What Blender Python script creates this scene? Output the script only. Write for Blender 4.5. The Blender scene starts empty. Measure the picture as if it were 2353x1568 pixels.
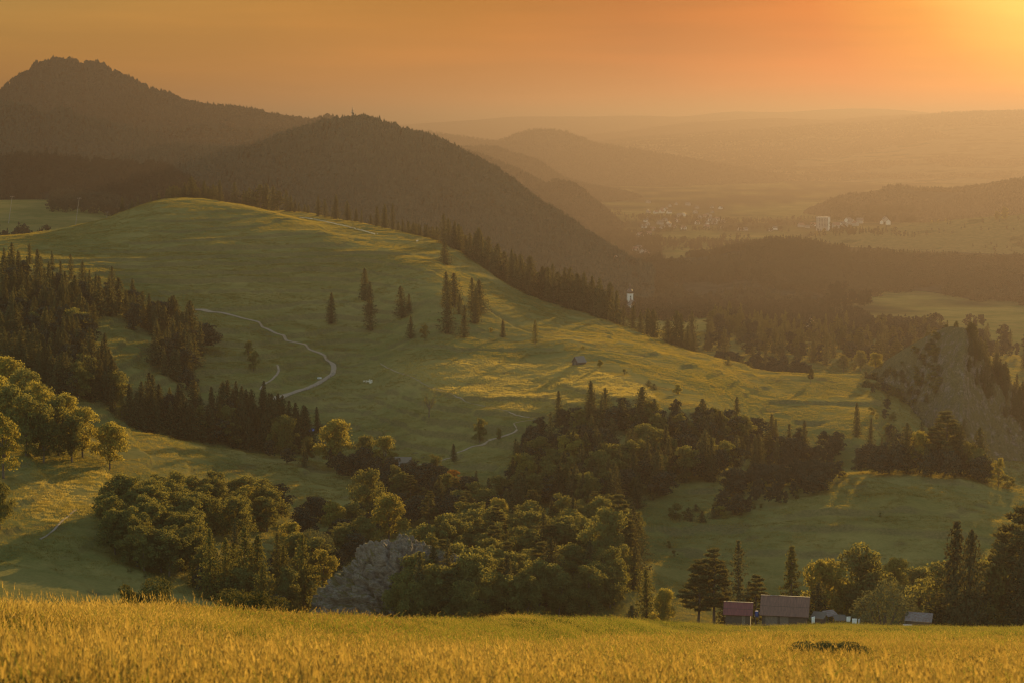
import bpy, bmesh, math, random
import numpy as np
from mathutils import Vector, Matrix
R = math.radians
SC = bpy.context.scene
COL = SC.collection
rng = np.random.default_rng(7)
random.seed(7)

# ------------------------------------------------------------------ camera model
FV, CX, CY, EYE = 4580.0, 1176.0, 784.0, 300.0      # measured on a 2352 px wide view of the photograph
PITCH = math.atan((CY - EYE) / FV)
SP, CP = math.sin(PITCH), math.cos(PITCH)

def ray(x, y):
    """azimuth and slope (dz / horizontal distance) of the sight line through a photo point"""
    u = (np.asarray(x, float) - CX) / FV
    v = (CY - np.asarray(y, float)) / FV
    fy = CP + v * SP
    return np.arctan2(u, fy), (-SP + v * CP) / np.hypot(u, fy)

cam_d = bpy.data.cameras.new('camera'); cam = bpy.data.objects.new('camera', cam_d); COL.objects.link(cam)
cam.rotation_euler = (R(90) - PITCH, 0, 0)
cam_d.sensor_width = 36; cam_d.lens = FV / 2352 * 36
cam_d.clip_start = 0.2; cam_d.clip_end = 90000
cam_d.dof.use_dof = True; cam_d.dof.focus_distance = 1200; cam_d.dof.aperture_fstop = 2.8
SC.camera = cam

# ------------------------------------------------------------------ numpy helpers
def _hash(ix, iy, s):
    h = (ix.astype(np.int64) * 374761393 + iy.astype(np.int64) * 668265263 + s * 974634777) & 0xffffffff
    h = ((h ^ (h >> 13)) * 1274126177) & 0xffffffff
    h = ((h ^ (h >> 16)) * 2246822519) & 0xffffffff
    return ((h ^ (h >> 15)) & 0xffff) / 65535.0

def vnoise(x, y, s=0):
    ix, iy = np.floor(x), np.floor(y)
    fx, fy = x - ix, y - iy
    fx = fx * fx * fx * (fx * (fx * 6 - 15) + 10); fy = fy * fy * fy * (fy * (fy * 6 - 15) + 10)
    a, b = _hash(ix, iy, s), _hash(ix + 1, iy, s)
    c, d = _hash(ix, iy + 1, s), _hash(ix + 1, iy + 1, s)
    return (a + (b - a) * fx) * (1 - fy) + (c + (d - c) * fx) * fy

def fbm(x, y, s=0, o=4, g=0.5):
    t = 0; a = 1.0; n = 0
    for k in range(o):
        t = t + a * (vnoise(x * 2 ** k + 17.3 * k, y * 2 ** k - 9.1 * k, s + k) - 0.5); n += a; a *= g
    return t / n * 2

def pchip_slopes(X, Y):
    h = np.diff(X, axis=0); d = np.diff(Y, axis=0) / h
    m = np.zeros_like(Y)
    w1 = 2 * h[1:] + h[:-1]; w2 = h[1:] + 2 * h[:-1]
    same = d[:-1] * d[1:] > 0
    with np.errstate(divide='ignore', invalid='ignore'):
        hm = (w1 + w2) / (w1 / d[:-1] + w2 / d[1:])
    m[1:-1] = np.where(same, np.nan_to_num(hm), 0)
    m[0], m[-1] = d[0], d[-1]
    return m

def pchip(X, Y, q):
    """X, Y: (K, n) control values per column; q: (m,) -> (m, n)"""
    m = pchip_slopes(X, Y); K, n = X.shape
    out = np.zeros((len(q), n))
    for j in range(n):
        x = X[:, j]
        i = np.clip(np.searchsorted(x, q) - 1, 0, K - 2)
        h = x[i + 1] - x[i]; t = np.clip((q - x[i]) / h, 0, 1)
        t2, t3 = t * t, t * t * t
        out[:, j] = (2 * t3 - 3 * t2 + 1) * Y[i, j] + (t3 - 2 * t2 + t) * h * m[i, j] + (-2 * t3 + 3 * t2) * Y[i + 1, j] + (t3 - t2) * h * m[i + 1, j]
    return out

def pchip1(x, y, q):
    return pchip(np.asarray(x, float)[:, None], np.asarray(y, float)[:, None], np.asarray(q, float))[:, 0]

def mesh_np(name, V, F, mats=(), smooth=False, mi=None, attrs=None):
    V = np.asarray(V, np.float32); me = bpy.data.meshes.new(name)
    Fl = F if isinstance(F, list) else [F]
    Fl = [np.asarray(f, np.int32) for f in Fl if len(f)]
    me.vertices.add(len(V)); me.vertices.foreach_set('co', V.ravel())
    idx = np.concatenate([f.ravel() for f in Fl])
    tot = np.concatenate([np.full(len(f), f.shape[1]) for f in Fl])
    st = np.concatenate([[0], np.cumsum(tot)[:-1]]).astype(np.int32)
    me.loops.add(len(idx)); me.loops.foreach_set('vertex_index', idx)
    me.polygons.add(len(tot)); me.polygons.foreach_set('loop_start', st)
    for m in mats: me.materials.append(m)
    if mi is not None: me.polygons.foreach_set('material_index', np.asarray(mi, np.int32))
    me.polygons.foreach_set('use_smooth', np.full(len(tot), bool(smooth)))
    me.update(calc_edges=True)
    for k, a in (attrs or {}).items():
        at = me.attributes.new(k, 'FLOAT', 'POINT'); at.data.foreach_set('value', np.asarray(a, np.float32))
    return me

def grid_faces(nr, nc):
    i = np.arange((nr - 1) * (nc - 1)); r_, c_ = i // (nc - 1), i % (nc - 1)
    a = r_ * nc + c_
    return np.stack([a, a + 1, a + 1 + nc, a + nc], 1)

def link(name, me, parent=None):
    o = bpy.data.objects.new(name, me); COL.objects.link(o)
    if parent is not None: o.parent = parent
    return o

def tag(o, label=None, cat=None, group=None, kind=None):
    if label: o['label'] = label
    if cat: o['category'] = cat
    if group: o['group'] = group
    if kind: o['kind'] = kind
    return o

def empty(name, loc, label, cat, group=None, rz=0.0):
    o = bpy.data.objects.new(name, None); COL.objects.link(o)
    o.location = loc; o.rotation_euler = (0, 0, rz); o.empty_display_size = 1
    return tag(o, label, cat, group)

# ------------------------------------------------------------------ materials
def new_mat(name):
    m = bpy.data.materials.new(name); m.use_nodes = True
    nt = m.node_tree; nt.nodes.clear()
    return m, nt, nt.nodes, nt.links

def N(nt, typ, **kw):
    n = nt.nodes.new(typ)
    for k, v in kw.items():
        if k.startswith('i_'):
            n.inputs[k[2:].replace('_', ' ')].default_value = v
        else:
            setattr(n, k, v)
    return n

def ramp(nt, fac, stops):
    r_ = nt.nodes.new('ShaderNodeValToRGB'); e = r_.color_ramp.elements
    while len(e) < len(stops): e.new(0.5)
    for k, (p, c) in enumerate(stops):
        e[k].position = p; e[k].color = (*c, 1) if len(c) == 3 else c
    nt.links.new(fac, r_.inputs[0]); return r_

def math_n(nt, op, a, b=None, clamp=False):
    n = nt.nodes.new('ShaderNodeMath'); n.operation = op; n.use_clamp = clamp
    for k, v in enumerate((a, b)):
        if v is None: continue
        if isinstance(v, (int, float)): n.inputs[k].default_value = v
        else: nt.links.new(v, n.inputs[k])
    return n.outputs[0]

def mixc(nt, fac, a, b, mode='MIX'):
    n = nt.nodes.new('ShaderNodeMix'); n.data_type = 'RGBA'; n.blend_type = mode
    ins = [s for s in n.inputs if s.type == 'RGBA']
    for s, v in ((n.inputs[0], fac), (ins[0], a), (ins[1], b)):
        if isinstance(v, (int, float)): s.default_value = v
        elif isinstance(v, (tuple, list)): s.default_value = (*v, 1)
        else: nt.links.new(v, s)
    return [s for s in n.outputs if s.type == 'RGBA'][0]

def noise(nt, scale, detail=4, rough=0.55, coord='world', w=None):
    t = nt.nodes.new('ShaderNodeTexNoise'); t.inputs['Scale'].default_value = scale
    t.inputs['Detail'].default_value = detail; t.inputs['Roughness'].default_value = rough
    if coord == 'world':
        g = nt.nodes.new('ShaderNodeNewGeometry'); nt.links.new(g.outputs['Position'], t.inputs['Vector'])
    else:
        g = nt.nodes.new('ShaderNodeTexCoord'); nt.links.new(g.outputs['Object'], t.inputs['Vector'])
    return t.outputs[0]

def leaf_mat(name, dark, light, transl=(0.25, 0.22, 0.05), tfac=0.35, leafvar=0.55):
    m, nt, nd, lk = new_mat(name)
    oi = N(nt, 'ShaderNodeObjectInfo'); g = N(nt, 'ShaderNodeNewGeometry')
    f = math_n(nt, 'ADD', math_n(nt, 'MULTIPLY', g.outputs['Random Per Island'], leafvar), math_n(nt, 'MULTIPLY', oi.outputs['Random'], 1 - leafvar))
    nz = noise(nt, 0.08, 2)
    f = math_n(nt, 'ADD', f, math_n(nt, 'MULTIPLY', math_n(nt, 'SUBTRACT', nz, 0.5), 0.9), True)
    f = math_n(nt, 'ADD', f, math_n(nt, 'MULTIPLY', math_n(nt, 'SUBTRACT', noise(nt, 0.006, 3), 0.5), 0.8), True)
    c = mixc(nt, f, dark, light)
    ct = mixc(nt, f, tuple(0.55 * v for v in transl), transl)
    d = N(nt, 'ShaderNodeBsdfDiffuse'); t = N(nt, 'ShaderNodeBsdfTranslucent')
    lk.new(c, d.inputs['Color']); lk.new(ct, t.inputs['Color'])
    mx = N(nt, 'ShaderNodeMixShader'); mx.inputs[0].default_value = tfac
    lk.new(d.outputs[0], mx.inputs[1]); lk.new(t.outputs[0], mx.inputs[2])
    o = N(nt, 'ShaderNodeOutputMaterial'); lk.new(mx.outputs[0], o.inputs[0])
    return m

def plain_mat(name, a, b, scale=2.0, rough=0.85, metal=0.0, bump=0.0, coord='obj', detail=4, stretch=None):
    m, nt, nd, lk = new_mat(name)
    nz = noise(nt, scale, detail, 0.6, coord)
    if stretch:
        tn = nz.node; src = tn.inputs['Vector'].links[0].from_socket
        mp = N(nt, 'ShaderNodeMapping'); mp.inputs['Scale'].default_value = stretch
        lk.new(src, mp.inputs[0]); lk.new(mp.outputs[0], tn.inputs['Vector'])
    c = ramp(nt, nz, [(0.3, a), (0.7, b)])
    p = N(nt, 'ShaderNodeBsdfPrincipled'); lk.new(c.outputs[0], p.inputs['Base Color'])
    p.inputs['Roughness'].default_value = rough; p.inputs['Metallic'].default_value = metal
    if bump:
        bp = N(nt, 'ShaderNodeBump'); bp.inputs['Strength'].default_value = 1; bp.inputs['Distance'].default_value = bump
        lk.new(nz, bp.inputs['Height']); lk.new(bp.outputs[0], p.inputs['Normal'])
    o = N(nt, 'ShaderNodeOutputMaterial'); lk.new(p.outputs[0], o.inputs[0])
    return m

M = {}
M['spruce'] = leaf_mat('spruce_needles', (0.024, 0.034, 0.019), (0.055, 0.068, 0.035), (0.19, 0.16, 0.045), 0.28)
M['pine'] = leaf_mat('pine_needles', (0.028, 0.040, 0.020), (0.064, 0.078, 0.036), (0.24, 0.20, 0.045), 0.30)
M['larch'] = leaf_mat('larch_needles', (0.045, 0.055, 0.016), (0.09, 0.10, 0.03), (0.22, 0.19, 0.04), 0.4)
M['leaf'] = leaf_mat('broad_leaves', (0.038, 0.054, 0.022), (0.088, 0.106, 0.038), (0.38, 0.33, 0.07), 0.42)
M['leaf_gold'] = leaf_mat('yellow_green_leaves', (0.066, 0.080, 0.022), (0.125, 0.132, 0.036), (0.58, 0.46, 0.08), 0.48)
M['leaf_rust'] = leaf_mat('rusty_leaves', (0.10, 0.05, 0.012), (0.18, 0.085, 0.018), (0.45, 0.20, 0.03), 0.45)
M['willow'] = leaf_mat('grey_green_leaves', (0.06, 0.075, 0.035), (0.11, 0.125, 0.06), (0.22, 0.20, 0.06), 0.35)
M['shrub'] = leaf_mat('shrub_leaves', (0.034, 0.046, 0.018), (0.078, 0.090, 0.030), (0.34, 0.28, 0.05), 0.4)
M['far_leaf'] = leaf_mat('forest_leaves', (0.020, 0.027, 0.020), (0.042, 0.050, 0.034), (0.10, 0.08, 0.03), 0.08, 0.25)
M['bark'] = plain_mat('bark', (0.05, 0.038, 0.028), (0.11, 0.085, 0.065), 3.0, 0.95, bump=0.03)
M['wood_old'] = plain_mat('weathered_wood', (0.07, 0.055, 0.042), (0.16, 0.13, 0.10), 1.5, 0.9, stretch=(8, 8, 1))
M['wood_dark'] = plain_mat('dark_timber', (0.035, 0.026, 0.02), (0.08, 0.06, 0.045), 1.2, 0.9, stretch=(1, 1, 8))
M['roof_brown'] = plain_mat('brown_sheet_roof', (0.075, 0.032, 0.019), (0.15, 0.070, 0.042), 0.5, 0.6, stretch=(6, 1, 1))
M['roof_red'] = plain_mat('maroon_sheet_roof', (0.085, 0.014, 0.012), (0.145, 0.030, 0.024), 0.5, 0.55, stretch=(6, 1, 1))
M['roof_grey'] = plain_mat('grey_shingle_roof', (0.085, 0.07, 0.058), (0.17, 0.145, 0.12), 1.4, 0.8, stretch=(5, 1, 1))
M['roof_rust'] = plain_mat('rusty_tin_roof', (0.20, 0.185, 0.17), (0.13, 0.06, 0.04), 1.6, 0.6)
M['roof_tile'] = plain_mat('dark_red_tile', (0.16, 0.07, 0.045), (0.24, 0.11, 0.07), 0.8, 0.8)
M['white'] = plain_mat('white_plaster', (0.48, 0.46, 0.42), (0.60, 0.57, 0.52), 0.5, 0.8)
M['cloth'] = plain_mat('white_cloth', (0.60, 0.58, 0.54), (0.70, 0.68, 0.64), 2.0, 0.9)
M['cream'] = plain_mat('cream_render', (0.50, 0.46, 0.40), (0.62, 0.58, 0.50), 0.3, 0.85)
M['dull_wall'] = plain_mat('dull_render', (0.25, 0.22, 0.19), (0.34, 0.30, 0.26), 0.3, 0.85)
M['window'] = plain_mat('window_glass', (0.02, 0.02, 0.025), (0.04, 0.04, 0.045), 1.0, 0.15)
M['blue'] = plain_mat('blue_plastic', (0.03, 0.07, 0.25), (0.04, 0.10, 0.32), 2.0, 0.5)
M['concrete'] = plain_mat('concrete', (0.30, 0.29, 0.28), (0.42, 0.41, 0.40), 2.0, 0.9)
M['steel'] = plain_mat('galvanised_steel', (0.15, 0.14, 0.13), (0.24, 0.22, 0.20), 2.0, 0.65, 0.3)
M['dark_steel'] = plain_mat('dark_painted_steel', (0.05, 0.05, 0.05), (0.08, 0.08, 0.08), 2.0, 0.6)
M['copper'] = plain_mat('dark_copper', (0.06, 0.045, 0.04), (0.10, 0.07, 0.055), 1.0, 0.35, 0.6)
M['fleece'] = plain_mat('sheep_fleece', (0.50, 0.44, 0.34), (0.66, 0.60, 0.48), 8.0, 0.95)
M['skin'] = plain_mat('skin', (0.45, 0.30, 0.22), (0.5, 0.33, 0.25), 4.0, 0.6)
M['shirt'] = plain_mat('grey_clothing', (0.30, 0.28, 0.27), (0.38, 0.36, 0.35), 4.0, 0.9)
M['trouser'] = plain_mat('dark_trousers', (0.04, 0.04, 0.05), (0.06, 0.06, 0.07), 4.0, 0.9)
M['hay'] = plain_mat('old_hay', (0.14, 0.10, 0.05), (0.28, 0.20, 0.10), 6.0, 0.95, bump=0.1)
M['track'] = plain_mat('gravel_track', (0.18, 0.130, 0.085), (0.27, 0.205, 0.14), 0.8, 0.95, coord='world')

def sheen(p, w, r_, tint):
    p.inputs['Sheen Weight'].default_value = w; p.inputs['Sheen Roughness'].default_value = r_
    p.inputs['Sheen Tint'].default_value = (*tint, 1)

def meadow_mat():
    m, nt, nd, lk = new_mat('meadow_grass')
    big, mid, fine = noise(nt, 0.012, 4), noise(nt, 0.07, 4, 0.6), noise(nt, 0.9, 5, 0.7)
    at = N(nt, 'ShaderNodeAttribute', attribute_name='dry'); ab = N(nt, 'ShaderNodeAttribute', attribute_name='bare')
    f = math_n(nt, 'ADD', math_n(nt, 'MULTIPLY', big, 0.5), math_n(nt, 'ADD', math_n(nt, 'MULTIPLY', mid, 0.3), math_n(nt, 'MULTIPLY', fine, 0.3)))
    green = ramp(nt, f, [(0.36, (0.064, 0.076, 0.022)), (0.5, (0.118, 0.117, 0.035)), (0.66, (0.19, 0.162, 0.055))])
    dry = ramp(nt, f, [(0.38, (0.14, 0.105, 0.028)), (0.62, (0.26, 0.19, 0.055))])
    c = mixc(nt, math_n(nt, 'ADD', at.outputs['Fac'], math_n(nt, 'MULTIPLY', math_n(nt, 'SUBTRACT', mid, 0.5), 0.6), True), green.outputs[0], dry.outputs[0])
    aw = N(nt, 'ShaderNodeAttribute', attribute_name='wooded'); c0 = mixc(nt, math_n(nt, 'ADD', at.outputs['Fac'], math_n(nt, 'MULTIPLY', math_n(nt, 'SUBTRACT', mid, 0.5), 0.6), True), green.outputs[0], dry.outputs[0])
    c = mixc(nt, aw.outputs['Fac'], c0, (0.030, 0.034, 0.020))
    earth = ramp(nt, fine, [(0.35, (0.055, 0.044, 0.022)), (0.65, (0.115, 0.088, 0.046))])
    c = mixc(nt, ab.outputs['Fac'], c, earth.outputs[0])  # open earth patches, plus the shade painted on terrace risers
    bp = N(nt, 'ShaderNodeBump'); bp.inputs['Strength'].default_value = 0.8; bp.inputs['Distance'].default_value = 0.6
    lk.new(math_n(nt, 'ADD', fine, math_n(nt, 'MULTIPLY', noise(nt, 0.3, 3), 1.5)), bp.inputs['Height'])
    d1 = N(nt, 'ShaderNodeBsdfDiffuse'); lk.new(c, d1.inputs[0]); lk.new(bp.outputs[0], d1.inputs['Normal'])
    o = N(nt, 'ShaderNodeOutputMaterial'); lk.new(d1.outputs[0], o.inputs[0]); return m
M['meadow'] = meadow_mat()

def hill_mat(name, wood, field, bias, scale=0.004):
    """forest floor and fields of the far hills"""
    m, nt, nd, lk = new_mat(name)
    a = noise(nt, scale, 5, 0.55); b = noise(nt, scale * 9, 4, 0.6)
    c1 = ramp(nt, b, [(0.3, tuple(0.6 * v for v in wood)), (0.7, tuple(1.3 * v for v in wood))])
    c2 = ramp(nt, b, [(0.3, tuple(0.75 * v for v in field)), (0.7, tuple(1.2 * v for v in field))])
    c = mixc(nt, ramp(nt, a, [(bias - 0.03, (0, 0, 0)), (bias + 0.03, (1, 1, 1))]).outputs[0], c1.outputs[0], c2.outputs[0])
    p = N(nt, 'ShaderNodeBsdfPrincipled'); lk.new(c, p.inputs['Base Color']); p.inputs['Roughness'].default_value = 1
    p.inputs['Specular IOR Level'].default_value = 0.0
    bp = N(nt, 'ShaderNodeBump'); bp.inputs['Strength'].default_value = 0.7; bp.inputs['Distance'].default_value = 6
    lk.new(b, bp.inputs['Height']); lk.new(bp.outputs[0], p.inputs['Normal'])
    o = N(nt, 'ShaderNodeOutputMaterial'); lk.new(p.outputs[0], o.inputs[0]); return m
M['hill_wood'] = hill_mat('wooded_slope', (0.028, 0.034, 0.024), (0.06, 0.065, 0.035), 0.75)
M['hill_field'] = hill_mat('fields_and_copses', (0.06, 0.06, 0.028), (0.16, 0.13, 0.06), 0.47, 0.006)
M['hill_grass'] = hill_mat('open_hill_grass', (0.06, 0.065, 0.024), (0.13, 0.115, 0.04), 0.36, 0.01)

def rock_mat(name, grass_amt, k=.85):
    m, nt, nd, lk = new_mat(name)
    a = noise(nt, 0.16, 6, 0.7); b = noise(nt, 0.9, 8, 0.75); cst = noise(nt, 0.35, 5, 0.65)
    g = N(nt, 'ShaderNodeNewGeometry'); mp = N(nt, 'ShaderNodeMapping'); mp.inputs['Scale'].default_value = (0.30, 0.30, 0.75); mp.inputs['Rotation'].default_value = (0.25, 0.45, 0)
    lk.new(g.outputs['Position'], mp.inputs[0])
    w = N(nt, 'ShaderNodeTexNoise'); w.inputs['Scale'].default_value = 1.0; w.inputs['Detail'].default_value = 9; w.inputs['Roughness'].default_value = .72; lk.new(mp.outputs[0], w.inputs['Vector'])
    f = math_n(nt, 'ADD', math_n(nt, 'MULTIPLY', w.outputs[0], .6), math_n(nt, 'MULTIPLY', b, .4))
    st = ramp(nt, f, [(0.36, (0.060 * k, 0.047 * k, 0.034 * k)), (0.46, (0.22 * k, 0.178 * k, 0.136 * k)), (0.60, (0.40 * k, 0.33 * k, 0.265 * k))])
    sx = N(nt, 'ShaderNodeSeparateXYZ'); lk.new(g.outputs['True Normal'], sx.inputs[0])
    gm = math_n(nt, 'ADD', math_n(nt, 'ADD', math_n(nt, 'MULTIPLY', a, 2.2), math_n(nt, 'MULTIPLY', sx.outputs['Z'], .8)), math_n(nt, 'MULTIPLY', cst, 1.0))
    gr = ramp(nt, math_n(nt, 'SUBTRACT', gm, grass_amt), [(0.0, (0, 0, 0)), (0.25, (1, 1, 1))])
    gc = ramp(nt, b, [(0.35, (0.045, 0.042, 0.014)), (0.65, (0.11, 0.088, 0.034))])
    v = N(nt, 'ShaderNodeTexVoronoi', feature='DISTANCE_TO_EDGE'); v.inputs['Scale'].default_value = 4.5; lk.new(mp.outputs[0], v.inputs['Vector'])
    ck = ramp(nt, v.outputs['Distance'], [(0.0, (.35, .33, .30)), (0.07, (1, 1, 1))])
    rk = mixc(nt, .8, st.outputs[0], ck.outputs[0], 'MULTIPLY')
    c = mixc(nt, gr.outputs[0], rk, gc.outputs[0])
    p = N(nt, 'ShaderNodeBsdfPrincipled'); lk.new(c, p.inputs['Base Color']); p.inputs['Roughness'].default_value = 0.95; p.inputs['Specular IOR Level'].default_value = 0.2
    bp = N(nt, 'ShaderNodeBump'); bp.inputs['Strength'].default_value = 1; bp.inputs['Distance'].default_value = 1.0
    lk.new(f, bp.inputs['Height']); lk.new(bp.outputs[0], p.inputs['Normal'])
    o = N(nt, 'ShaderNodeOutputMaterial'); lk.new(p.outputs[0], o.inputs[0]); return m
M['rock'] = rock_mat('limestone', 2.05, .50)
M['crag'] = rock_mat('grassy_limestone', 1.66, .48)
# ------------------------------------------------------------------ light and air settings
HAZE_D, HAZE_G, HAZE_COL = 1.25e-4, 0.62, (0.104, 0.088, 0.096, 1)
SUN_V, SUN_E, SUN_C = (2600, -280), 3.6, (1.0, 0.65, 0.23)
SKY_AIR, SKY_DUST, SKY_OZ, SKY_S = 1.5, 1.0, 1.0, 0.15
# tint of the sky by the angle from the sun, 0 to 70 degrees
SKY_WARM = [(0.0, (.10, .115, .10)), (.065, (.074, .076, .058)), (.095, (.058, .036, .012)), (.13, (.050, .019, .002)), (.20, (.046, .0185, .001)), (.27, (.062, .034, .004)), (.45, (.120, .090, .058)), (.54, (.15, .12, .10)), (.72, (.45, .45, .45)), (1.0, (1, 1, 1))]
EXPO = 1.68
# ------------------------------------------------------------------ the ground: one sheet, heights measured along sight lines
Y, Z = 'y', 'z'
COLS = {   # photo column: (distance, photo row or height) from the camera outwards
 -250: [(38,Y,1568),(50,Y,1490),(65,Y,1400),(300,Z,-118),(560,Y,1390),(720,Y,1150),(850,Y,1000),(920,Z,-128),(1100,Y,800),(1400,Y,625),(1650,Y,560),(1880,Z,-118),(2250,Z,-110),(2850,Z,-97)],
 0:    [(38,Y,1568),(52,Y,1490),(70,Y,1404),(320,Z,-122),(580,Y,1390),(720,Y,1180),(850,Y,1020),(930,Z,-132),(1120,Y,800),(1450,Y,610),(1700,Y,545),(1950,Z,-116),(2250,Z,-108),(2850,Z,-97)],
 200:  [(38,Y,1568),(54,Y,1490),(75,Y,1410),(350,Z,-128),(600,Y,1385),(760,Y,1150),(940,Y,985),(990,Z,-144),(1150,Y,790),(1420,Y,645),(1750,Y,521),(1980,Z,-118),(2250,Z,-112),(2850,Z,-98)],
 400:  [(38,Y,1568),(58,Y,1492),(85,Y,1418),(400,Z,-142),(640,Y,1360),(850,Y,1105),(985,Y,1008),(1040,Z,-164),(1130,Y,880),(1370,Y,695),(1870,Y,467),(2050,Z,-112),(2350,Z,-130),(2900,Z,-122)],
 600:  [(39,Y,1568),(66,Y,1495),(100,Y,1428),(450,Z,-152),(640,Z,-155),(860,Y,1150),(1000,Y,1046),(1055,Z,-173),(1120,Y,915),(1300,Y,755),(1930,Y,480),(2120,Z,-118),(2400,Z,-170),(2900,Z,-190)],
 800:  [(40,Y,1568),(78,Y,1498),(125,Y,1432),(480,Z,-160),(640,Z,-160),(850,Y,1180),(965,Y,1088),(1010,Z,-169),(1070,Y,995),(1290,Y,790),(1830,Y,507),(2020,Z,-128),(2350,Z,-205),(2900,Z,-240)],
 1000: [(41,Y,1568),(95,Y,1498),(160,Y,1433),(500,Z,-166),(610,Z,-152),(830,Y,1200),(940,Y,1082),(970,Z,-161),(1035,Y,960),(1250,Y,775),(1650,Y,557),(1820,Z,-135),(2200,Z,-225),(2900,Z,-248)],
 1200: [(42,Y,1568),(120,Y,1500),(230,Y,1428),(520,Z,-166),(620,Z,-154),(820,Y,1200),(920,Y,1090),(943,Z,-158),(1000,Y,960),(1240,Y,805),(1500,Y,673),(1640,Z,-155),(2050,Z,-215),(2900,Z,-248)],
 1400: [(43,Y,1568),(210,Y,1470),(350,Y,1434),(560,Z,-168),(640,Z,-158),(820,Y,1180),(915,Y,1050),(940,Z,-150),(1000,Y,920),(1110,Y,850),(1450,Y,741),(1580,Z,-175),(2000,Z,-194),(2900,Z,-246)],
 1600: [(44,Y,1568),(330,Y,1464),(500,Y,1438),(610,Z,-158),(690,Y,1388),(830,Y,1180),(905,Y,1085),(940,Z,-157),(1020,Y,932),(1140,Y,868),(1400,Y,812),(1520,Z,-184),(1900,Z,-194),(2900,Z,-246)],
 1800: [(45,Y,1568),(330,Y,1464),(560,Y,1447),(640,Z,-165),(700,Y,1385),(800,Y,1215),(885,Y,1105),(960,Z,-172),(1100,Y,985),(1180,Y,925),(1310,Y,855),(1430,Z,-188),(1900,Z,-203),(2900,Z,-245)],
 2000: [(45,Y,1568),(330,Y,1464),(565,Y,1450),(645,Z,-166),(705,Y,1380),(800,Y,1205),(890,Y,1092),(960,Z,-180),(1085,Y,1000),(1195,Y,930),(1340,Y,864),(1460,Z,-192),(1900,Z,-206),(2900,Z,-245)],
 2200: [(45,Y,1568),(330,Y,1464),(565,Y,1452),(645,Z,-166),(705,Y,1378),(800,Y,1215),(895,Y,1098),(975,Z,-190),(1130,Z,-192),(1240,Z,-192),(1400,Z,-192),(1500,Z,-198),(1900,Z,-208),(2900,Z,-245)],
 2400: [(45,Y,1568),(330,Y,1464),(565,Y,1453),(645,Z,-166),(705,Y,1376),(795,Y,1240),(890,Y,1130),(980,Z,-196),(1130,Z,-205),(1250,Z,-205),(1400,Z,-205),(1520,Z,-206),(1900,Z,-212),(2900,Z,-245)],
 2650: [(45,Y,1568),(330,Y,1464),(565,Y,1440),(645,Z,-167),(705,Y,1376),(795,Y,1250),(890,Y,1145),(980,Z,-198),(1130,Z,-208),(1250,Z,-208),(1400,Z,-208),(1520,Z,-210),(1900,Z,-214),(2900,Z,-245)],
}
xs = sorted(COLS); K = len(COLS[0])
cA, cR, cZ = (np.zeros((K, len(xs))) for _ in range(3))
for j, x in enumerate(xs):
    for k, (r_, t, v) in enumerate(COLS[x]):
        a, tn = ray(x, v if t == Y else 900)
        cA[k, j] = a; cR[k, j] = r_; cZ[k, j] = tn * r_ if t == Y else v
AZ = np.concatenate([np.linspace(R(-75), R(-17.6), 26)[:-1], np.linspace(R(-17.6), R(17.6), 640), np.linspace(R(17.6), R(75), 26)[1:]])
na = len(AZ)
RG = np.concatenate([np.linspace(0.4, 34, 16)[:-1], np.geomspace(34, 200, 70)[:-1], np.linspace(200, 560, 60)[:-1], np.arange(560, 1900, 2.6), np.linspace(1900, 3000, 120)[:-1], np.geomspace(3000, 45000, 60)])
rr, zz = np.zeros((K + 3, na)), np.zeros((K + 3, na))
rr[0] = 0.3; zz[0] = -1.68
for k in range(K):
    q = np.clip(AZ, cA[k, 0], cA[k, -1])
    rr[k + 1] = pchip1(cA[k], cR[k], q); zz[k + 1] = pchip1(cA[k], cZ[k], q)
rr[K + 1] = 4500; zz[K + 1] = -262
rr[K + 2] = 46000; zz[K + 2] = -290
HG = pchip(rr, zz, RG)
GA, GR = np.meshgrid(AZ, RG)
GX, GY = GR * np.sin(GA), GR * np.cos(GA)

def H0(x, y):
    a = np.arctan2(x, y); r_ = np.hypot(x, y)
    fa = np.interp(a, AZ, np.arange(na)); fr = np.interp(r_, RG, np.arange(len(RG)))
    ia = np.clip(fa.astype(int), 0, na - 2); ir = np.clip(fr.astype(int), 0, len(RG) - 2)
    ta, tr = fa - ia, fr - ir
    return (HG[ir, ia] * (1 - ta) + HG[ir, ia + 1] * ta) * (1 - tr) + (HG[ir + 1, ia] * (1 - ta) + HG[ir + 1, ia + 1] * ta) * tr

def pt_r(x, y, r_):
    a, t = ray(x, y); return np.array([r_ * np.sin(a), r_ * np.cos(a), r_ * t])

def hit(x, y, rmin=560.0, rmax=3000.0, surf=None):
    """the first ground point, farther than rmin, on the sight line through a photo point"""
    a, t = ray(x, y); q = RG[(RG >= rmin) & (RG <= rmax)]
    q = np.concatenate([q, q[:-1] + np.diff(q) / 2]); q.sort()
    px, py = q * np.sin(a), q * np.cos(a)
    d = (surf or H0)(px, py) - q * t
    i = np.nonzero(d >= 0)[0]
    if len(i) == 0: return None
    i = i[0]
    if i > 0:
        f = -d[i - 1] / (d[i] - d[i - 1]); rq = q[i - 1] + f * (q[i] - q[i - 1])
    else: rq = q[0]
    return float(rq * np.sin(a)), float(rq * np.cos(a))

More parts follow.
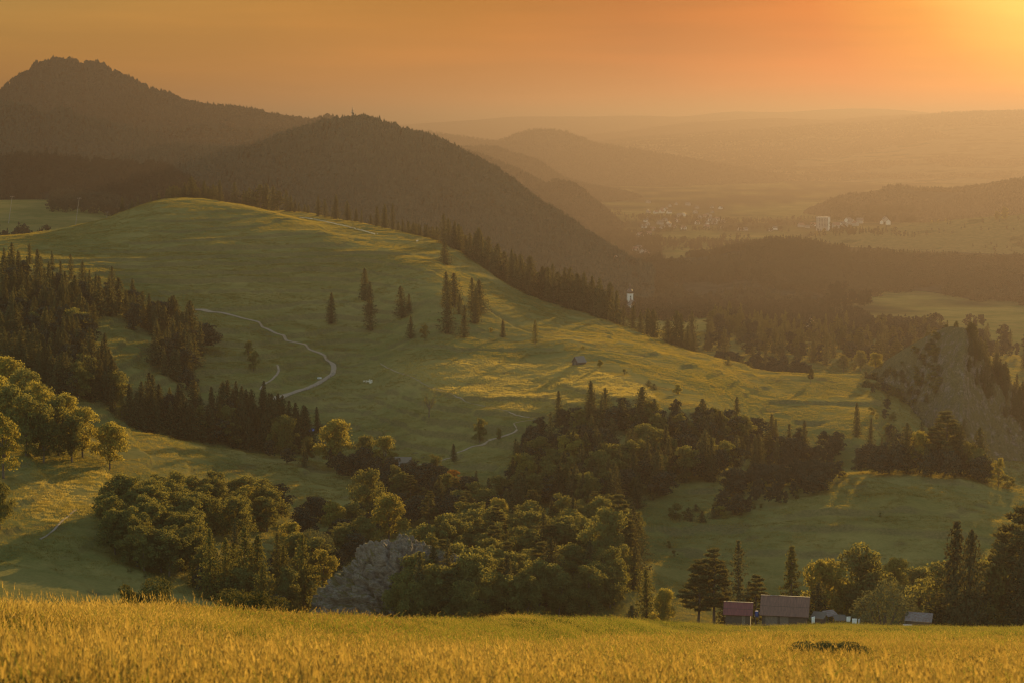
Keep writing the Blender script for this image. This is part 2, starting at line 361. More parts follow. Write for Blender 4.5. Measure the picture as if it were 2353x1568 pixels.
def seg_dist(px, py, line):
    """distance to a polyline and the side (+ on the right of its run)"""
    best = np.full(np.shape(px), 1e9); side = np.zeros(np.shape(px))
    for (x0, y0), (x1, y1) in zip(line[:-1], line[1:]):
        dx, dy = x1 - x0, y1 - y0; L2 = dx * dx + dy * dy
        t = np.clip(((px - x0) * dx + (py - y0) * dy) / L2, 0, 1)
        ex, ey = px - x0 - t * dx, py - y0 - t * dy
        d = np.hypot(ex, ey); b = d < best
        best = np.where(b, d, best); side = np.where(b, np.sign(dx * ey - dy * ex) * -1, side)
    return best, side

# the spur that runs from the hilltop down across the slope, and lesser folds
def bump(line_v, h, wl, wr, rmin=1000):
    global HG
    pts = [hit(x, y, rmin) for x, y in line_v]; pts = [p for p in pts if p]
    sel = (GR > 800) & (GR < 2200) & (np.abs(GA) < 0.32)
    d, s = seg_dist(GX[sel], GY[sel], pts)
    w = np.where(s > 0, wr, wl)
    HG[sel] += h * np.exp(-(d / w) ** 2)
bump([(530, 490), (560, 496), (640, 532), (740, 576), (860, 622), (960, 662), (1060, 705)], 9.0, 42, 90)
bump([(570, 490), (600, 500), (680, 530), (760, 565), (860, 590), (960, 618)], 3.5, 28, 60)
bump([(860, 700), (960, 690), (1060, 740), (1180, 775), (1300, 800)], 3.0, 22, 45)
bump([(500, 790), (620, 740), (740, 735), (860, 780)], -2.5, 40, 40)
bump([(1180, 740), (1260, 765), (1380, 790), (1500, 815)], 2.0, 16, 30)
def bank(line_v, h, rmin=640, rmax=1000, fade=45.0):
    """an old field terrace: a short steep step facing the valley, the ground behind it raised and levelling off"""
    global HG
    pts = [hit(x, y, rmin, rmax) for x, y in line_v]; pts = [p for p in pts if p]
    sel = (GR > rmin - 60) & (GR < rmax + 200) & (np.abs(GA) < 0.32)
    d, s_ = seg_dist(GX[sel], GY[sel], pts)
    e0, e1 = np.array(pts[0]), np.array(pts[-1]); en = np.minimum(np.hypot(GX[sel] - e0[0], GY[sel] - e0[1]), np.hypot(GX[sel] - e1[0], GY[sel] - e1[1]))
    beyond = np.where(s_ < 0, 1.0, 0.0)
    w = 1 + .5 * fbm(GX[sel] / 25, GY[sel] / 25, 45, 2)
    HG[sel] += h * w * np.clip(en / 30, 0, 1) * np.where(beyond > 0, np.clip(d / 3.0, 0, 1) * np.exp(-d / fade), 0)
for ln, h in (([(1955, 1112), (2050, 1110), (2150, 1115), (2250, 1130), (2360, 1150)], 2.0), ([(1640, 1225), (1750, 1212), (1850, 1200), (2000, 1190), (2150, 1193), (2360, 1210)], 2.2), ([(1500, 1232), (1600, 1226), (1700, 1228), (1850, 1232), (2000, 1230), (2200, 1245), (2360, 1262)], 1.8),
              ([(1520, 1290), (1650, 1282), (1800, 1280), (1950, 1290), (2100, 1300)], 1.4), ([(1500, 1330), (1650, 1325), (1800, 1330)], 1.0)): bank(ln, h)
for ln, h in (([(740, 932), (850, 925), (950, 938), (1040, 950)], 1.6), ([(730, 955), (850, 948), (960, 962)], 1.5), ([(740, 985), (850, 972), (1000, 985), (1060, 1000)], 1.6), ([(780, 905), (900, 900), (1000, 915)], 1.2), ([(480, 770), (560, 775), (640, 790), (720, 812)], 1.4), ([(250, 640), (400, 650), (560, 640), (700, 650)], 2.2), ([(120, 600), (260, 612), (420, 610), (560, 600), (640, 610)], 2.0), ([(330, 570), (480, 575), (640, 570)], 2.0), ([(900, 800), (1050, 812), (1200, 805), (1320, 815)], 1.5)): bank(ln, h, 1000, 1800)
# relief: knolls, cattle terraces, tussocks
w_mid = np.clip((GR - 560) / 120, 0, 1) * np.clip((2600 - GR) / 400, 0, 1)
w_near = np.clip(1 - (GR - 520) / 60, 0, 1)
HG += w_mid * (2.2 * fbm(GX / 90, GY / 90, 3, 3) + 1.1 * fbm(GX / 26, GY / 26, 11, 3) + 0.30 * fbm(GX / 7, GY / 7, 21, 2))
HG += w_near * (np.clip(GR / 200, 0.1, 1) * 0.8 * fbm(GX / 30, GY / 30, 5, 3) + 0.10 * fbm(GX / 4, GY / 4, 9, 2))
ter = HG / 5.2 + 1.1 * fbm(GX / 140, GY / 140, 31, 3)
saw = ter - np.floor(ter)
saw = np.where(saw < 0.93, 1 - saw / 0.93, (saw - 0.93) / 0.07) - 0.5
HG += w_mid * np.clip(0.35 + 1.2 * fbm(GX / 200, GY / 200, 41, 2), 0, 1) * 2.4 * saw * np.clip((1900 - GR) / 300, 0, 1)
far = np.clip((GR - 3000) / 2000, 0, 1)
HG += far * 10 * fbm(GX / 900, GY / 900, 51, 4)
# two low earth banks in front of the barns
for bx, by, w_, h_ in ((1875, 1432, 9, 1.2), (1960, 1434, 7, 1.1), (2040, 1433, 12, 1.5), (1810, 1434, 10, 0.7), (1500, 1421, 25, 0.5)):
    p = pt_r(bx, by, 545)
    HG += h_ * np.exp(-((GX - p[0]) ** 2 / w_ ** 2 + (GY - p[1]) ** 2 / 25))

def in_poly(x, y, poly):
    c = np.zeros(np.shape(x), bool); n = len(poly)
    for i in range(n):
        x0, y0 = poly[i]; x1, y1 = poly[i - 1]
        k = ((y0 > y) != (y1 > y)) & (x < (x1 - x0) * (y - y0) / ((y1 - y0) or 1e-9) + x0)
        c ^= k
    return c

HAY = [(872, 834), (1000, 836), (1180, 824), (1330, 838), (1440, 872), (1492, 890), (1500, 912), (1400, 915), (1310, 935), (1235, 966), (1110, 928), (1000, 893), (930, 858)]
HAY_W = [hit(x, y, 950) for x, y in HAY]
TUS = [(20, 1120), (70, 1085), (150, 1075), (250, 1080), (275, 1100), (235, 1130), (210, 1175), (140, 1200), (60, 1170)]
TUS_W = [hit(x, y, 560) for x, y in TUS]
def V_of(x, y, z):
    """photo coordinates of world points"""
    d = y * CP - z * SP; u = x / d; v = (y * SP + z * CP) / d
    return CX + FV * u, CY - FV * v

dry = np.zeros_like(HG); bare = np.zeros_like(HG)
wob = 6 * fbm(GX / 20, GY / 20, 61, 3)
hay_m = sum(in_poly(GX + wob + 9 * math.cos(k * 2.1), GY + wob + 14 * math.sin(k * 2.1), HAY_W).astype(float) for k in range(6)) / 6
tus_m = sum(in_poly(GX + wob * 1.5 + 6 * math.cos(k * 2.1), GY - wob * 1.5 + 9 * math.sin(k * 2.1), TUS_W).astype(float) for k in range(6)) / 6
dry = np.maximum(dry, 0.8 * hay_m)
dry = np.maximum(dry, 0.25 * tus_m)
dry = np.maximum(dry, w_near * 0.35)
lawn_d = np.hypot((GX - pt_r(1560, 1430, 420)[0]) / 60, (GY - pt_r(1560, 1430, 420)[1]) / 35)
dry *= 1 - 0.9 * np.exp(-lawn_d ** 2)
dry = np.clip(dry + 0.25 * w_mid * (fbm(GX / 160, GY / 160, 71, 3) > 0.12), 0, 1)
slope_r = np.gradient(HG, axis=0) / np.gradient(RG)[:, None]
bare = np.maximum(bare, .55 * np.clip((slope_r - .17) / .15, 0, 1) * (GR > 640) * (GR < 1950))  # steep risers tinted dark: their shade painted in, along with eroded earth
bare = np.maximum(bare, np.where((GR > 600) & (GR < 1300), np.clip(4 * (fbm(GX / 18, GY / 18, 81, 4) - 0.42), 0, 0.5), 0))
wooded = np.where(GR > 2150, np.clip(.62 + 2.2 * fbm(GX / 210, GY / 330, 91, 4), 0, 1), 0) * np.clip((GR - 2150) / 250, 0, 1) * (GA > -.09)
EXTRA = []     # height functions of the separate hills, for lookups
def H(x, y):
    h = H0(np.asarray(x, float), np.asarray(y, float))
    for f in EXTRA: h = np.maximum(h, f(x, y))
    return h
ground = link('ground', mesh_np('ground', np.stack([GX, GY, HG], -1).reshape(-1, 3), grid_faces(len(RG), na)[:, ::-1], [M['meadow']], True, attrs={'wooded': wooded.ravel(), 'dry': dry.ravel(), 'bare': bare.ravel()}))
tag(ground, kind='structure')

# ------------------------------------------------------------------ separate hills and mountains
HILLS = {}
def hill(key, name, mat, crest, dist, base, w1, w2, amp, gul=0.0, tree_h=0.0, step=5, rows=60, p=1.0, seed=0, lam=220.0):
    """crest: photo points of the skyline; dist: metres (a number or photo-x, metres pairs); a real ridge with front and back slopes"""
    cx = np.array([c[0] for c in crest], float); cy = np.array([c[1] for c in crest], float)
    X = np.arange(cx[0], cx[-1] + 1, step)
    yy = pchip1(cx, cy, X)
    rc = np.full(len(X), float(dist)) if np.isscalar(dist) else np.interp(X, [d[0] for d in dist], [d[1] for d in dist])
    a, t = ray(X, yy); zc = rc * t - tree_h
    T = np.concatenate([-np.linspace(1, 0, rows)[:-1] ** 1.0, np.linspace(0, 1, rows // 2)])
    def height(az, r_):
        rc_ = np.interp(az, a, rc); z_ = np.interp(az, a, zc)
        tt = (r_ - rc_) / np.where(r_ < rc_, w1, w2)
        at = np.clip(np.abs(tt), 0, 1)
        prof = 1 - at ** p * (1.25 - 0.25 * at)
        prof = np.maximum(prof, 0)
        px, py = r_ * np.sin(az), r_ * np.cos(az)
        z = base + (z_ - base) * prof
        mask = np.minimum(at * 5, 1) * (1 - at * 0.5)
        z = z + amp * mask * fbm(px / lam, py / lam, 100 + seed, 5)
        if gul: z = z - gul * mask * (1 - np.abs(fbm(px / (lam * 1.2) + 9, py / (lam * 5), 130 + seed, 3)) * 2).clip(0, 1) ** 2
        z = z + amp * 0.10 * (1 - mask) * fbm(px / (lam * .25), py / (lam * .25), 160 + seed, 3)
        out = (az < a[0]) | (az > a[-1])
        return np.where(out, base, z)
    A2, T2 = np.meshgrid(a, T)
    R2 = np.interp(A2, a, rc) + T2 * np.where(T2 < 0, w1, w2)
    ZZ = height(A2, R2)
    ZZ[0] -= 30; ZZ[-1] -= 30
    V = np.stack([R2 * np.sin(A2), R2 * np.cos(A2), ZZ], -1).reshape(-1, 3)
    o = link(name, mesh_np(name, V, grid_faces(len(T), len(X))[:, ::-1], [M[mat]], True)); tag(o, kind='structure')
    def f(x, y):
        az, r_ = np.arctan2(x, y), np.hypot(x, y); rc_ = np.interp(az, a, rc)
        off = (az < a[0]) | (az > a[-1]) | (r_ < rc_ - w1) | (r_ > rc_ + w2)
        return np.where(off, -999, height(az, r_))
    HILLS[key] = dict(a=a, rc=rc, w1=w1, w2=w2, f=f, X=X)
    EXTRA.append(f)
    return o

hill('tower', 'wooded_hill', 'hill_wood', [(-420,400),(-200,395),(0,390),(200,372),(330,345),(400,330),(480,331),(560,331),(620,312),(700,284),(760,267),(810,263),(870,270),(940,294),(1000,310),(1050,335),(1100,360),(1150,390),(1200,425),(1250,460),(1300,494),(1350,530),(1400,560),(1450,590),(1500,610)],
     [(-400,3620),(400,3550),(700,3200),(1100,3020),(1450,2850)], -300, 680, 450, 18, 20, 11, seed=1, lam=170)
hill('dark', 'wooded_hill', 'hill_wood', [(-420,215),(-200,222),(0,227),(55,231),(100,256),(120,250),(140,240),(158,247),(185,263),(230,270),(300,290),(350,308),(400,322),(480,333),(560,345),(640,370),(720,420)],
     4050, -300, 500, 500, 20, 18, 11, seed=2, lam=180)
hill('saddle', 'wooded_hill', 'hill_wood', [(180,300),(240,290),(300,282),(350,284),(400,290),(440,284),(480,279),(540,292),(600,291),(650,289),(680,312),(740,340)], 4500, -300, 600, 400, 20, 14, 11, seed=3, lam=180)
hill('mountain', 'mountain', 'hill_wood', [(-420,300),(-300,270),(-150,240),(-60,222),(0,199),(50,166),(74,158),(77,143),(100,138),(112,136),(122,126),(135,127),(170,131),(192,145),(205,137),(225,142),(260,160),(310,181),(350,204),(390,214),(430,226),(470,236),(520,240),(560,246),(600,253),(640,260),(680,266),(725,272),(738,266),(750,261),(768,267),(800,290),(860,330)],
     5100, -300, 1150, 1000, 36, 46, 11, step=4, rows=90, seed=4, lam=320)
hill('near_dark', 'wooded_hill', 'hill_wood', [(-420,345),(-200,348),(0,352),(80,347),(140,357),(200,359),(300,365),(380,378),(410,395),(440,412),(520,448),(600,475),(700,510)], [(-400,3230),(400,3230),(700,2850)], -170, 420, 600, 14, 6, 14, seed=5, lam=150)
hill('nose', 'wooded_hill', 'hill_wood', [(960,330),(1040,335),(1090,345),(1140,364),(1200,390),(1255,414),(1280,408),(1300,409),(1330,425),(1360,450),(1400,482),(1440,520),(1480,560)], [(960,6300),(1440,5400)], -300, 900, 900, 22, 18, 12, seed=6)
hill('nose_far', 'wooded_hill', 'hill_wood', [(960,335),(1050,334),(1110,331),(1150,336),(1180,345),(1240,366),(1290,400),(1320,411),(1380,425),(1450,440),(1520,470)], 8000, -300, 1000, 900, 22, 18, 12, seed=7)
hill('knob', 'wooded_hill', 'hill_wood', [(840,310),(900,300),(960,296),(1020,303),(1090,313),(1140,319),(1190,302),(1240,292),(1290,296),(1340,314),(1400,330),(1500,345),(1650,372),(1800,400)], 11000, -300, 1500, 1500, 30, 20, 12, seed=8, lam=400)
hill('slopes', 'hill', 'hill_field', [(1200,380),(1300,345),(1400,322),(1500,312),(1600,305),(1700,298),(1780,292),(1850,285),(1950,282),(2050,275),(2110,265),(2200,256),(2352,251),(2600,240),(2900,236)], 15000, -300, 5000, 1400, 45, 36, 10, rows=90, seed=9, lam=700)
hill('ridge', 'hill', 'hill_wood', [(1150,335),(1250,325),(1330,312),(1450,300),(1550,285),(1650,278),(1800,272),(1900,275),(2050,265),(2150,262),(2300,255),(2600,245),(2900,242)], 17500, -300, 2000, 2000, 60, 40, 0, seed=10, lam=900)
hill('far', 'hill', 'hill_wood', [(780,300),(850,292),(950,285),(1100,275),(1200,268),(1330,269),(1420,266),(1550,268),(1680,258),(1800,257),(1900,252),(2000,250),(2100,256),(2180,262),(2300,258),(2600,250),(2900,250)], 21500, -300, 3000, 3000, 60, 40, 0, seed=11, lam=1400)
hill('town', 'hill', 'hill_field', [(1250,500),(1340,478),(1420,466),(1480,460),(1550,450),(1650,440),(1750,436),(1850,440),(1950,445),(2050,452),(2200,470),(2352,480)], 10500, -300, 3200, 900, 16, 12, 4, seed=12, lam=300)
hill('right_wood', 'wooded_hill', 'hill_wood', [(1720,540),(1800,506),(1870,472),(1950,440),(2010,428),(2060,420),(2150,428),(2250,421),(2300,412),(2352,402),(2600,385),(2900,380)], 6500, -300, 1200, 900, 22, 22, 14, seed=13)
hill('pasture', 'hill', 'hill_grass', [(1780,575),(1870,541),(1950,529),(2050,521),(2150,510),(2250,500),(2352,493),(2600,480),(2900,478)], 4800, -290, 700, 500, 9, 6, 0, seed=14, lam=200)
hill('mid_wood', 'wooded_hill', 'hill_wood', [(1320,660),(1380,645),(1450,612),(1520,582),(1560,574),(1620,572),(1700,557),(1790,549),(1850,553),(1880,560),(1960,574),(2100,584),(2250,590),(2400,585),(2900,580)], [(1320,3150),(1500,3350),(1900,3600),(2900,3700)], -252, 1000, 500, 12, 8, 14, seed=15, lam=150)
hill('valley_wood', 'wooded_hill', 'hill_wood', [(1380,585),(1440,566),(1500,540),(1560,522),(1620,518),(1680,528),(1740,534),(1800,545),(1900,570)], 5900, -290, 600, 400, 9, 6, 13, seed=16, lam=150)

def worley(x, y, z, s=0):
    """gap between the nearest and second nearest cell point: zero along cracks"""
    f1 = np.full(np.shape(x), 9.0); f2 = f1.copy(); ix, iy, iz = np.floor(x), np.floor(y), np.floor(z)
    for i in (-1, 0, 1):
        for j in (-1, 0, 1):
            for k in (-1, 0, 1):
                cx_, cy_, cz_ = ix + i, iy + j, iz + k
                d = np.sqrt((cx_ + _hash(cx_ + 57 * cz_, cy_, s) - x) ** 2 + (cy_ + _hash(cx_ + 57 * cz_, cy_, s + 9) - y) ** 2 + (cz_ + _hash(cx_ + 57 * cz_, cy_, s + 19) - z) ** 2)
                f2 = np.where(d < f1, f1, np.minimum(f2, d)); f1 = np.minimum(f1, d)
    return f2 - f1

# the steep crag with scree at the end of the saddle
CR_C = [(1900,905),(1960,880),(2000,852),(2050,818),(2100,788),(2150,762),(2185,750),(2212,753),(2235,785),(2270,830),(2310,868),(2352,903),(2420,945),(2500,985),(2600,1030)]
CR_R = [(1900,1330),(2000,1335),(2120,1330),(2212,1290),(2270,1320),(2352,1350),(2600,1380)]
ca, ct = ray(np.array([c[0] for c in CR_C]), np.array([c[1] for c in CR_C]))
crr = np.interp([c[0] for c in CR_C], [c[0] for c in CR_R], [c[1] for c in CR_R])
caa = np.linspace(ca[0], ca[-1], 300); crz = pchip1(ca, crr * ct, caa); cr2 = pchip1(ca, crr, caa)
def crag_h(az, r_):
    rc_ = np.interp(az, caa, cr2); zc_ = np.interp(az, caa, crz)
    base = -225.0; w = np.where(r_ < rc_, 165, 110); at = np.clip(np.abs(r_ - rc_) / w, 0, 1)
    px, py = r_ * np.sin(az), r_ * np.cos(az)
    z = base + (zc_ - base) * (1 - at ** 0.9)
    m = np.minimum(at * 7, 1) * (1 - 0.6 * at)
    rid = 1 - np.abs(fbm(px / 30 + py / 90, py / 60, 200, 4)) * 2
    z = z + m * (7 * fbm(px / 40, py / 40, 201, 4) + 5 * (rid.clip(0, 1) ** 3 - 0.3)) + 2.2 * fbm(px / 9, py / 9, 202, 4) * (0.25 + m)
    wf = worley(px / 13, py / 13, z * 0 + (px + py) / 40, 5); z = z + m * 4.5 * (np.minimum(wf, .35) / .35 - .7) + 1.6 * m * (np.minimum(worley(px / 4.5, py / 4.5, px * 0, 6), .3) / .3 - .7)
    return np.where((az < caa[0]) | (az > caa[-1]), -999, z)
CA, CT = np.meshgrid(np.linspace(caa[0], caa[-1], 460), np.concatenate([np.linspace(-168, 0, 210)[:-1], np.linspace(0, 112, 70)]))
CRr = np.interp(CA, caa, cr2) + CT
CZ = np.maximum(crag_h(CA, CRr), -235)
link('rocky_hill', mesh_np('rocky_hill', np.stack([CRr * np.sin(CA), CRr * np.cos(CA), CZ], -1).reshape(-1, 3), grid_faces(*CA.shape)[:, ::-1], [M['crag']], True))['kind'] = 'structure'
HC = lambda x, y: crag_h(np.arctan2(x, y), np.hypot(x, y))
EXTRA.append(HC)
# ------------------------------------------------------------------ trees: tapered trunk with limbs, crown of many small leaf faces
def unit(v): return v / np.maximum(np.linalg.norm(v, axis=-1, keepdims=True), 1e-9)

def cards(C, D, Nn, L, W):
    D = unit(D); S = unit(np.cross(Nn, D))
    L = np.broadcast_to(np.asarray(L), (len(C),))[:, None]; W = np.broadcast_to(np.asarray(W), (len(C),))[:, None]
    V = np.stack([C - D * L / 2, C + S * W / 2 - D * L * .08, C + D * L / 2, C - S * W / 2 - D * L * .08], 1).reshape(-1, 3)
    return V, np.arange(len(V)).reshape(-1, 4)

def tube(path, rad, n=6):
    path = np.asarray(path, float); k = len(path)
    d = np.gradient(path, axis=0); d = unit(d)
    ref = np.where(np.abs(d[:, 2:3]) > 0.9, np.array([[1., 0, 0]]), np.array([[0, 0, 1.]]))
    u = unit(np.cross(d, ref)); v = np.cross(d, u)
    th = np.linspace(0, 2 * np.pi, n, endpoint=False)
    V = (path[:, None] + (u[:, None] * np.cos(th)[None, :, None] + v[:, None] * np.sin(th)[None, :, None]) * np.asarray(rad)[:, None, None]).reshape(-1, 3)
    i, j = np.meshgrid(np.arange(k - 1), np.arange(n), indexing='ij'); i, j = i.ravel(), j.ravel()
    F = np.stack([i * n + j, i * n + (j + 1) % n, (i + 1) * n + (j + 1) % n, (i + 1) * n + j], 1)
    return V, F

def merge(parts):
    V, F, o = [], [], 0
    for v, f in parts:
        V.append(v); F.append(f + o); o += len(v)
    return np.concatenate(V), np.concatenate(F)

def gen_spruce(seed, H=20., Rm=3.2, whorls=30, nb=9, st=5, card=0.75, dens=1.0, low=0.05, wide=1.0, droop=0.0, sparse=0.0):
    g = np.random.default_rng(seed); P, D, Nn, L, W = [], [], [], [], []
    ph = g.uniform(0, 6.28, 3)
    ts = low + (1 - low) * np.linspace(0, 1, whorls) ** 0.95
    for t in ts:
        n = max(4, int(round(nb * (1.1 - .5 * t))))
        az = g.uniform(0, 6.28) + np.arange(n) * 6.283 / n + g.normal(0, .25, n)
        prof = (1 - t) ** 0.72 * min(1, (t - low) / .10 + .55)
        ln = 1.45 * Rm * wide * prof * (1 + .16 * np.sin(2 * az + ph[0] + 3 * t) + .10 * np.sin(3 * az + ph[1] - 7 * t)) * g.uniform(.72, 1.12, n) + .18
        if sparse: ln *= np.where(g.random(n) < sparse, g.uniform(.3, .7, n), 1)
        sl = -.42 + .75 * t + g.normal(0, .08, n) - droop
        for a, l, s_ in zip(az, ln, sl):
            k = max(2, int(round(st * (0.35 + .85 * l / Rm) * dens)))
            s = (np.arange(k) + g.uniform(.2, .9, k)) / k
            rad = np.array([math.cos(a), math.sin(a), 0])
            p = rad * (l * s)[:, None]; p[:, 2] = t * H + l * (s_ * s + .28 * s * s)
            side = np.array([-rad[1], rad[0], 0])
            p += side * (g.normal(0, .20, k) * l * s)[:, None] * .6 + g.normal(0, .10, (k, 3))
            d = rad + side * g.normal(0, .55, k)[:, None] + np.array([0, 0, 1.]) * (s_ * .8 + g.normal(0, .2, k))[:, None]
            nn = np.array([0, 0, .5]) + g.normal(0, .8, (k, 3))
            P.append(p); D.append(d); Nn.append(nn); L.append(card * (1.15 - .45 * t) * g.uniform(.8, 1.3, k)); W.append(card * .55 * g.uniform(.7, 1.3, k))
            h = k + 1; q = p[g.integers(0, k, h)] + np.array([0, 0, -.25 * card]) + g.normal(0, .12, (h, 3))
            P.append(q); D.append(np.array([0, 0, -1.]) + g.normal(0, .3, (h, 3))); Nn.append(rad + g.normal(0, .5, (h, 3))); L.append(card * 1.0 * g.uniform(.6, 1.2, h)); W.append(card * .62 * g.uniform(.7, 1.2, h))
    P.append(np.array([[0, 0, H - .25], [0, 0, H - .5]])); D.append(np.array([[0, 0, 1.], [0.1, 0, 1.]])); Nn.append(np.array([[1., 0, 0], [0, 1., 0]])); L.append([1.0, 1.2]); W.append([.22, .3])
    crown = cards(np.concatenate(P), np.concatenate(D), np.concatenate(Nn), np.concatenate(L), np.concatenate(W))
    trunk = tube([(0, 0, -1.0), (0, 0, .4), (.05, 0, H * .4), (0, .04, H * .97)], [H * .017, H * .013, H * .008, .03], 7)
    return crown, trunk, H

def gen_broad(seed, H=16., Rm=5.2, clumps=40, leaves=150, card=0.52, low=.07, flat=1.0, ragged=.42, stem=.18, loose=.07):
    g = np.random.default_rng(seed)
    cz, rz = H * (low + 1) / 2, H * (1 - low) / 2
    C, RC = [], []
    for k in range(clumps):
        tz = (k + g.random()) / clumps; tz = .04 + .92 * tz ** .85
        lim = Rm * math.sqrt(max(.03, 1 - ((tz - .40) / .63) ** 2)); f = g.uniform(.40, .98) if k % 3 else g.uniform(.0, .45); a = k * 2.4 + g.normal(0, .5)
        C.append(np.array([math.cos(a) * lim * f, math.sin(a) * lim * f, H * (low + (1 - low) * tz * .90) + Rm * .10])); RC.append(max(Rm * .15, min(Rm * g.uniform(.15, .46), lim * .75)))
    P, D, Nn = [], [], []
    for c, r_ in zip(C, RC):
        n = int(leaves * (r_ / (Rm * .32)) ** 2)
        u = unit(g.normal(0, 1, (n, 3))); u[:, 2] = np.where(u[:, 2] < -.55, -u[:, 2] * .6, u[:, 2]); u = unit(u)
        rad = r_ * (1 - ragged * g.random(n) ** 1.5 * 1.2 + .22 * (vnoise(u[:, 0] * 2.3 + c[0], u[:, 1] * 2.3 + u[:, 2] * 1.9, seed) - .5))
        rad *= np.where(g.random(n) < .06 + loose, g.uniform(1.0, 1.4, n), 1)
        p = c + u * rad[:, None] * np.array([1, 1, .85])
        P.append(p); Nn.append(u + g.normal(0, .55, (n, 3))); D.append(np.cross(u, g.normal(0, 1, (n, 3))) + np.array([0, 0, -.4]))
    P, D, Nn = map(np.concatenate, (P, D, Nn)); k = len(P)
    crown = cards(P, D, Nn, card * g.uniform(.7, 1.35, k), card * .72 * g.uniform(.7, 1.25, k))
    tr = [tube([(0, 0, -1.0), (0, 0, .3), (g.normal(0, .15), g.normal(0, .15), H * .3), (g.normal(0, .4), g.normal(0, .4), H * .72)], [H * .024, H * .019, H * .014, H * .004], 8)]
    for c in C[clumps // 4::max(1, clumps // 8)]:
        z0 = H * g.uniform(stem, .36); m = np.array([c[0] * .45, c[1] * .45, (z0 + c[2]) / 2 + .05 * H])
        tr.append(tube([(0, 0, z0), m, c], [H * .010, H * .007, H * .002], 5))
    return crown, merge(tr), H

def gen_pine(seed, H=18., Rm=3.6, tiers=11, card=.6, low=.30):
    g = np.random.default_rng(seed); P, D, Nn = [], [], []; tr = []
    bend = g.normal(0, .35, 2)
    tr.append(tube([(0, 0, -1.0), (0, 0, .3), (bend[0] * .5, bend[1] * .5, H * .5), (bend[0], bend[1], H * .96)], [H * .02, H * .016, H * .011, .05], 8))
    for t in np.linspace(low, .98, tiers):
        n = g.integers(3, 6); a0 = g.uniform(0, 6.28)
        for j in range(n):
            a = a0 + j * 6.28 / n + g.normal(0, .3)
            l = Rm * (1 - ((t - low) / (1 - low)) ** 1.6 * .85) * g.uniform(.6, 1.1) * min(1, .6 + (t - low) * 3)
            z = t * H; rise = g.uniform(-.05, .30) + .4 * (t - low)
            end = np.array([math.cos(a) * l, math.sin(a) * l, z + l * rise])
            tr.append(tube([(bend[0] * t, bend[1] * t, z - .2), end * .6 + np.array([0, 0, z]) * .0 + np.array([0, 0, .4 * z]), end], [.09, .06, .03], 4))
            for s in (.5, .78, 1.0):
                c = np.array([end[0] * s, end[1] * s, z + l * rise * s]); r_ = (.55 + .30 * l / Rm * s) * Rm / 3.6
                k = int(80 * (r_ / .8) ** 1.5); u = unit(g.normal(0, 1, (k, 3)))
                P.append(c + u * r_ * (g.random(k) ** .4)[:, None] * np.array([1.15, 1.15, .5])); D.append(u + np.array([0, 0, .5])); Nn.append(g.normal(0, 1, (k, 3)))
    P, D, Nn = map(np.concatenate, (P, D, Nn)); k = len(P)
    return cards(P, D, Nn, card * g.uniform(.7, 1.3, k), card * .42 * g.uniform(.7, 1.3, k)), merge(tr), H

def gen_larch(seed, H=20., Rm=4.8, card=.50):
    g = np.random.default_rng(seed); P, D, Nn = [], [], []
    tr = [tube([(0, 0, -1.0), (0, 0, .3), (.08, 0, H * .5), (0, 0, H)], [H * .016, H * .013, H * .008, .03], 7)]
    for t in np.linspace(.12, .99, 30):
        n = g.integers(3, 6); a0 = g.uniform(0, 6.28)
        for j in range(n):
            a = a0 + j * 6.28 / n + g.normal(0, .3); l = Rm * (1 - t) ** .75 * g.uniform(.55, 1.1) + .2
            s = np.linspace(0, 1, 5); pth = np.stack([np.cos(a) * l * s, np.sin(a) * l * s, t * H + l * (-.22 * s + .26 * s * s)], 1)
            tr.append(tube(pth, np.linspace(.07, .015, 5), 4))
            k = int(14 + 42 * l / Rm); q = g.uniform(.15, 1.02, k)
            p = np.stack([np.cos(a) * l * q, np.sin(a) * l * q, t * H + l * (-.22 * q + .26 * q * q)], 1) + g.normal(0, .13, (k, 3)); p[:, 2] -= g.random(k) * .28
            P.append(p); D.append(g.normal(0, .6, (k, 3)) + np.array([0, 0, -.8])); Nn.append(g.normal(0, 1, (k, 3)))
    P, D, Nn = map(np.concatenate, (P, D, Nn)); k = len(P)
    return cards(P, D, Nn, card * g.uniform(.7, 1.4, k), card * .45), merge(tr), H

def gen_dome(seed, H=9., Rm=5.5, n=9000, card=.38):
    g = np.random.default_rng(seed); u = unit(g.normal(0, 1, (n, 3))); u[:, 2] = np.abs(u[:, 2]) * 1.15 - .18; u = unit(u)
    lump = .86 + .32 * (vnoise(u[:, 0] * 4 + 7, u[:, 1] * 4 + u[:, 2] * 3.1, seed) - .3)
    rad = lump * (1 - .30 * g.random(n) ** 2)
    P = u * rad[:, None] * np.array([Rm, Rm, H * .86]) + np.array([0, 0, H * .12])
    P[:, 2] = np.maximum(P[:, 2], g.uniform(0.1, .5, n))
    crown = cards(P, np.array([0, 0, -.7]) + u * .8 + g.normal(0, .35, (n, 3)), u + g.normal(0, .6, (n, 3)), card * g.uniform(.7, 1.5, n), card * .35)
    tr = [tube([(0, 0, -.6), (0, 0, H * .2), (.1, 0, H * .5)], [H * .05, H * .035, H * .02], 7)]
    for a in np.arange(6) * 1.05: tr.append(tube([(0, 0, H * .12), (math.cos(a) * Rm * .35, math.sin(a) * Rm * .35, H * .4), (math.cos(a) * Rm * .6, math.sin(a) * Rm * .6, H * .66)], [.14, .1, .04], 5))
    return crown, merge(tr), H

def gen_shrub(seed, H=3., Rm=1.8, clumps=7, leaves=120, card=.30, upright=False):
    c, t, h = gen_broad(seed, H, Rm, clumps, leaves, card, .04, 1.0, .35, .05, .06)
    return c, t, h

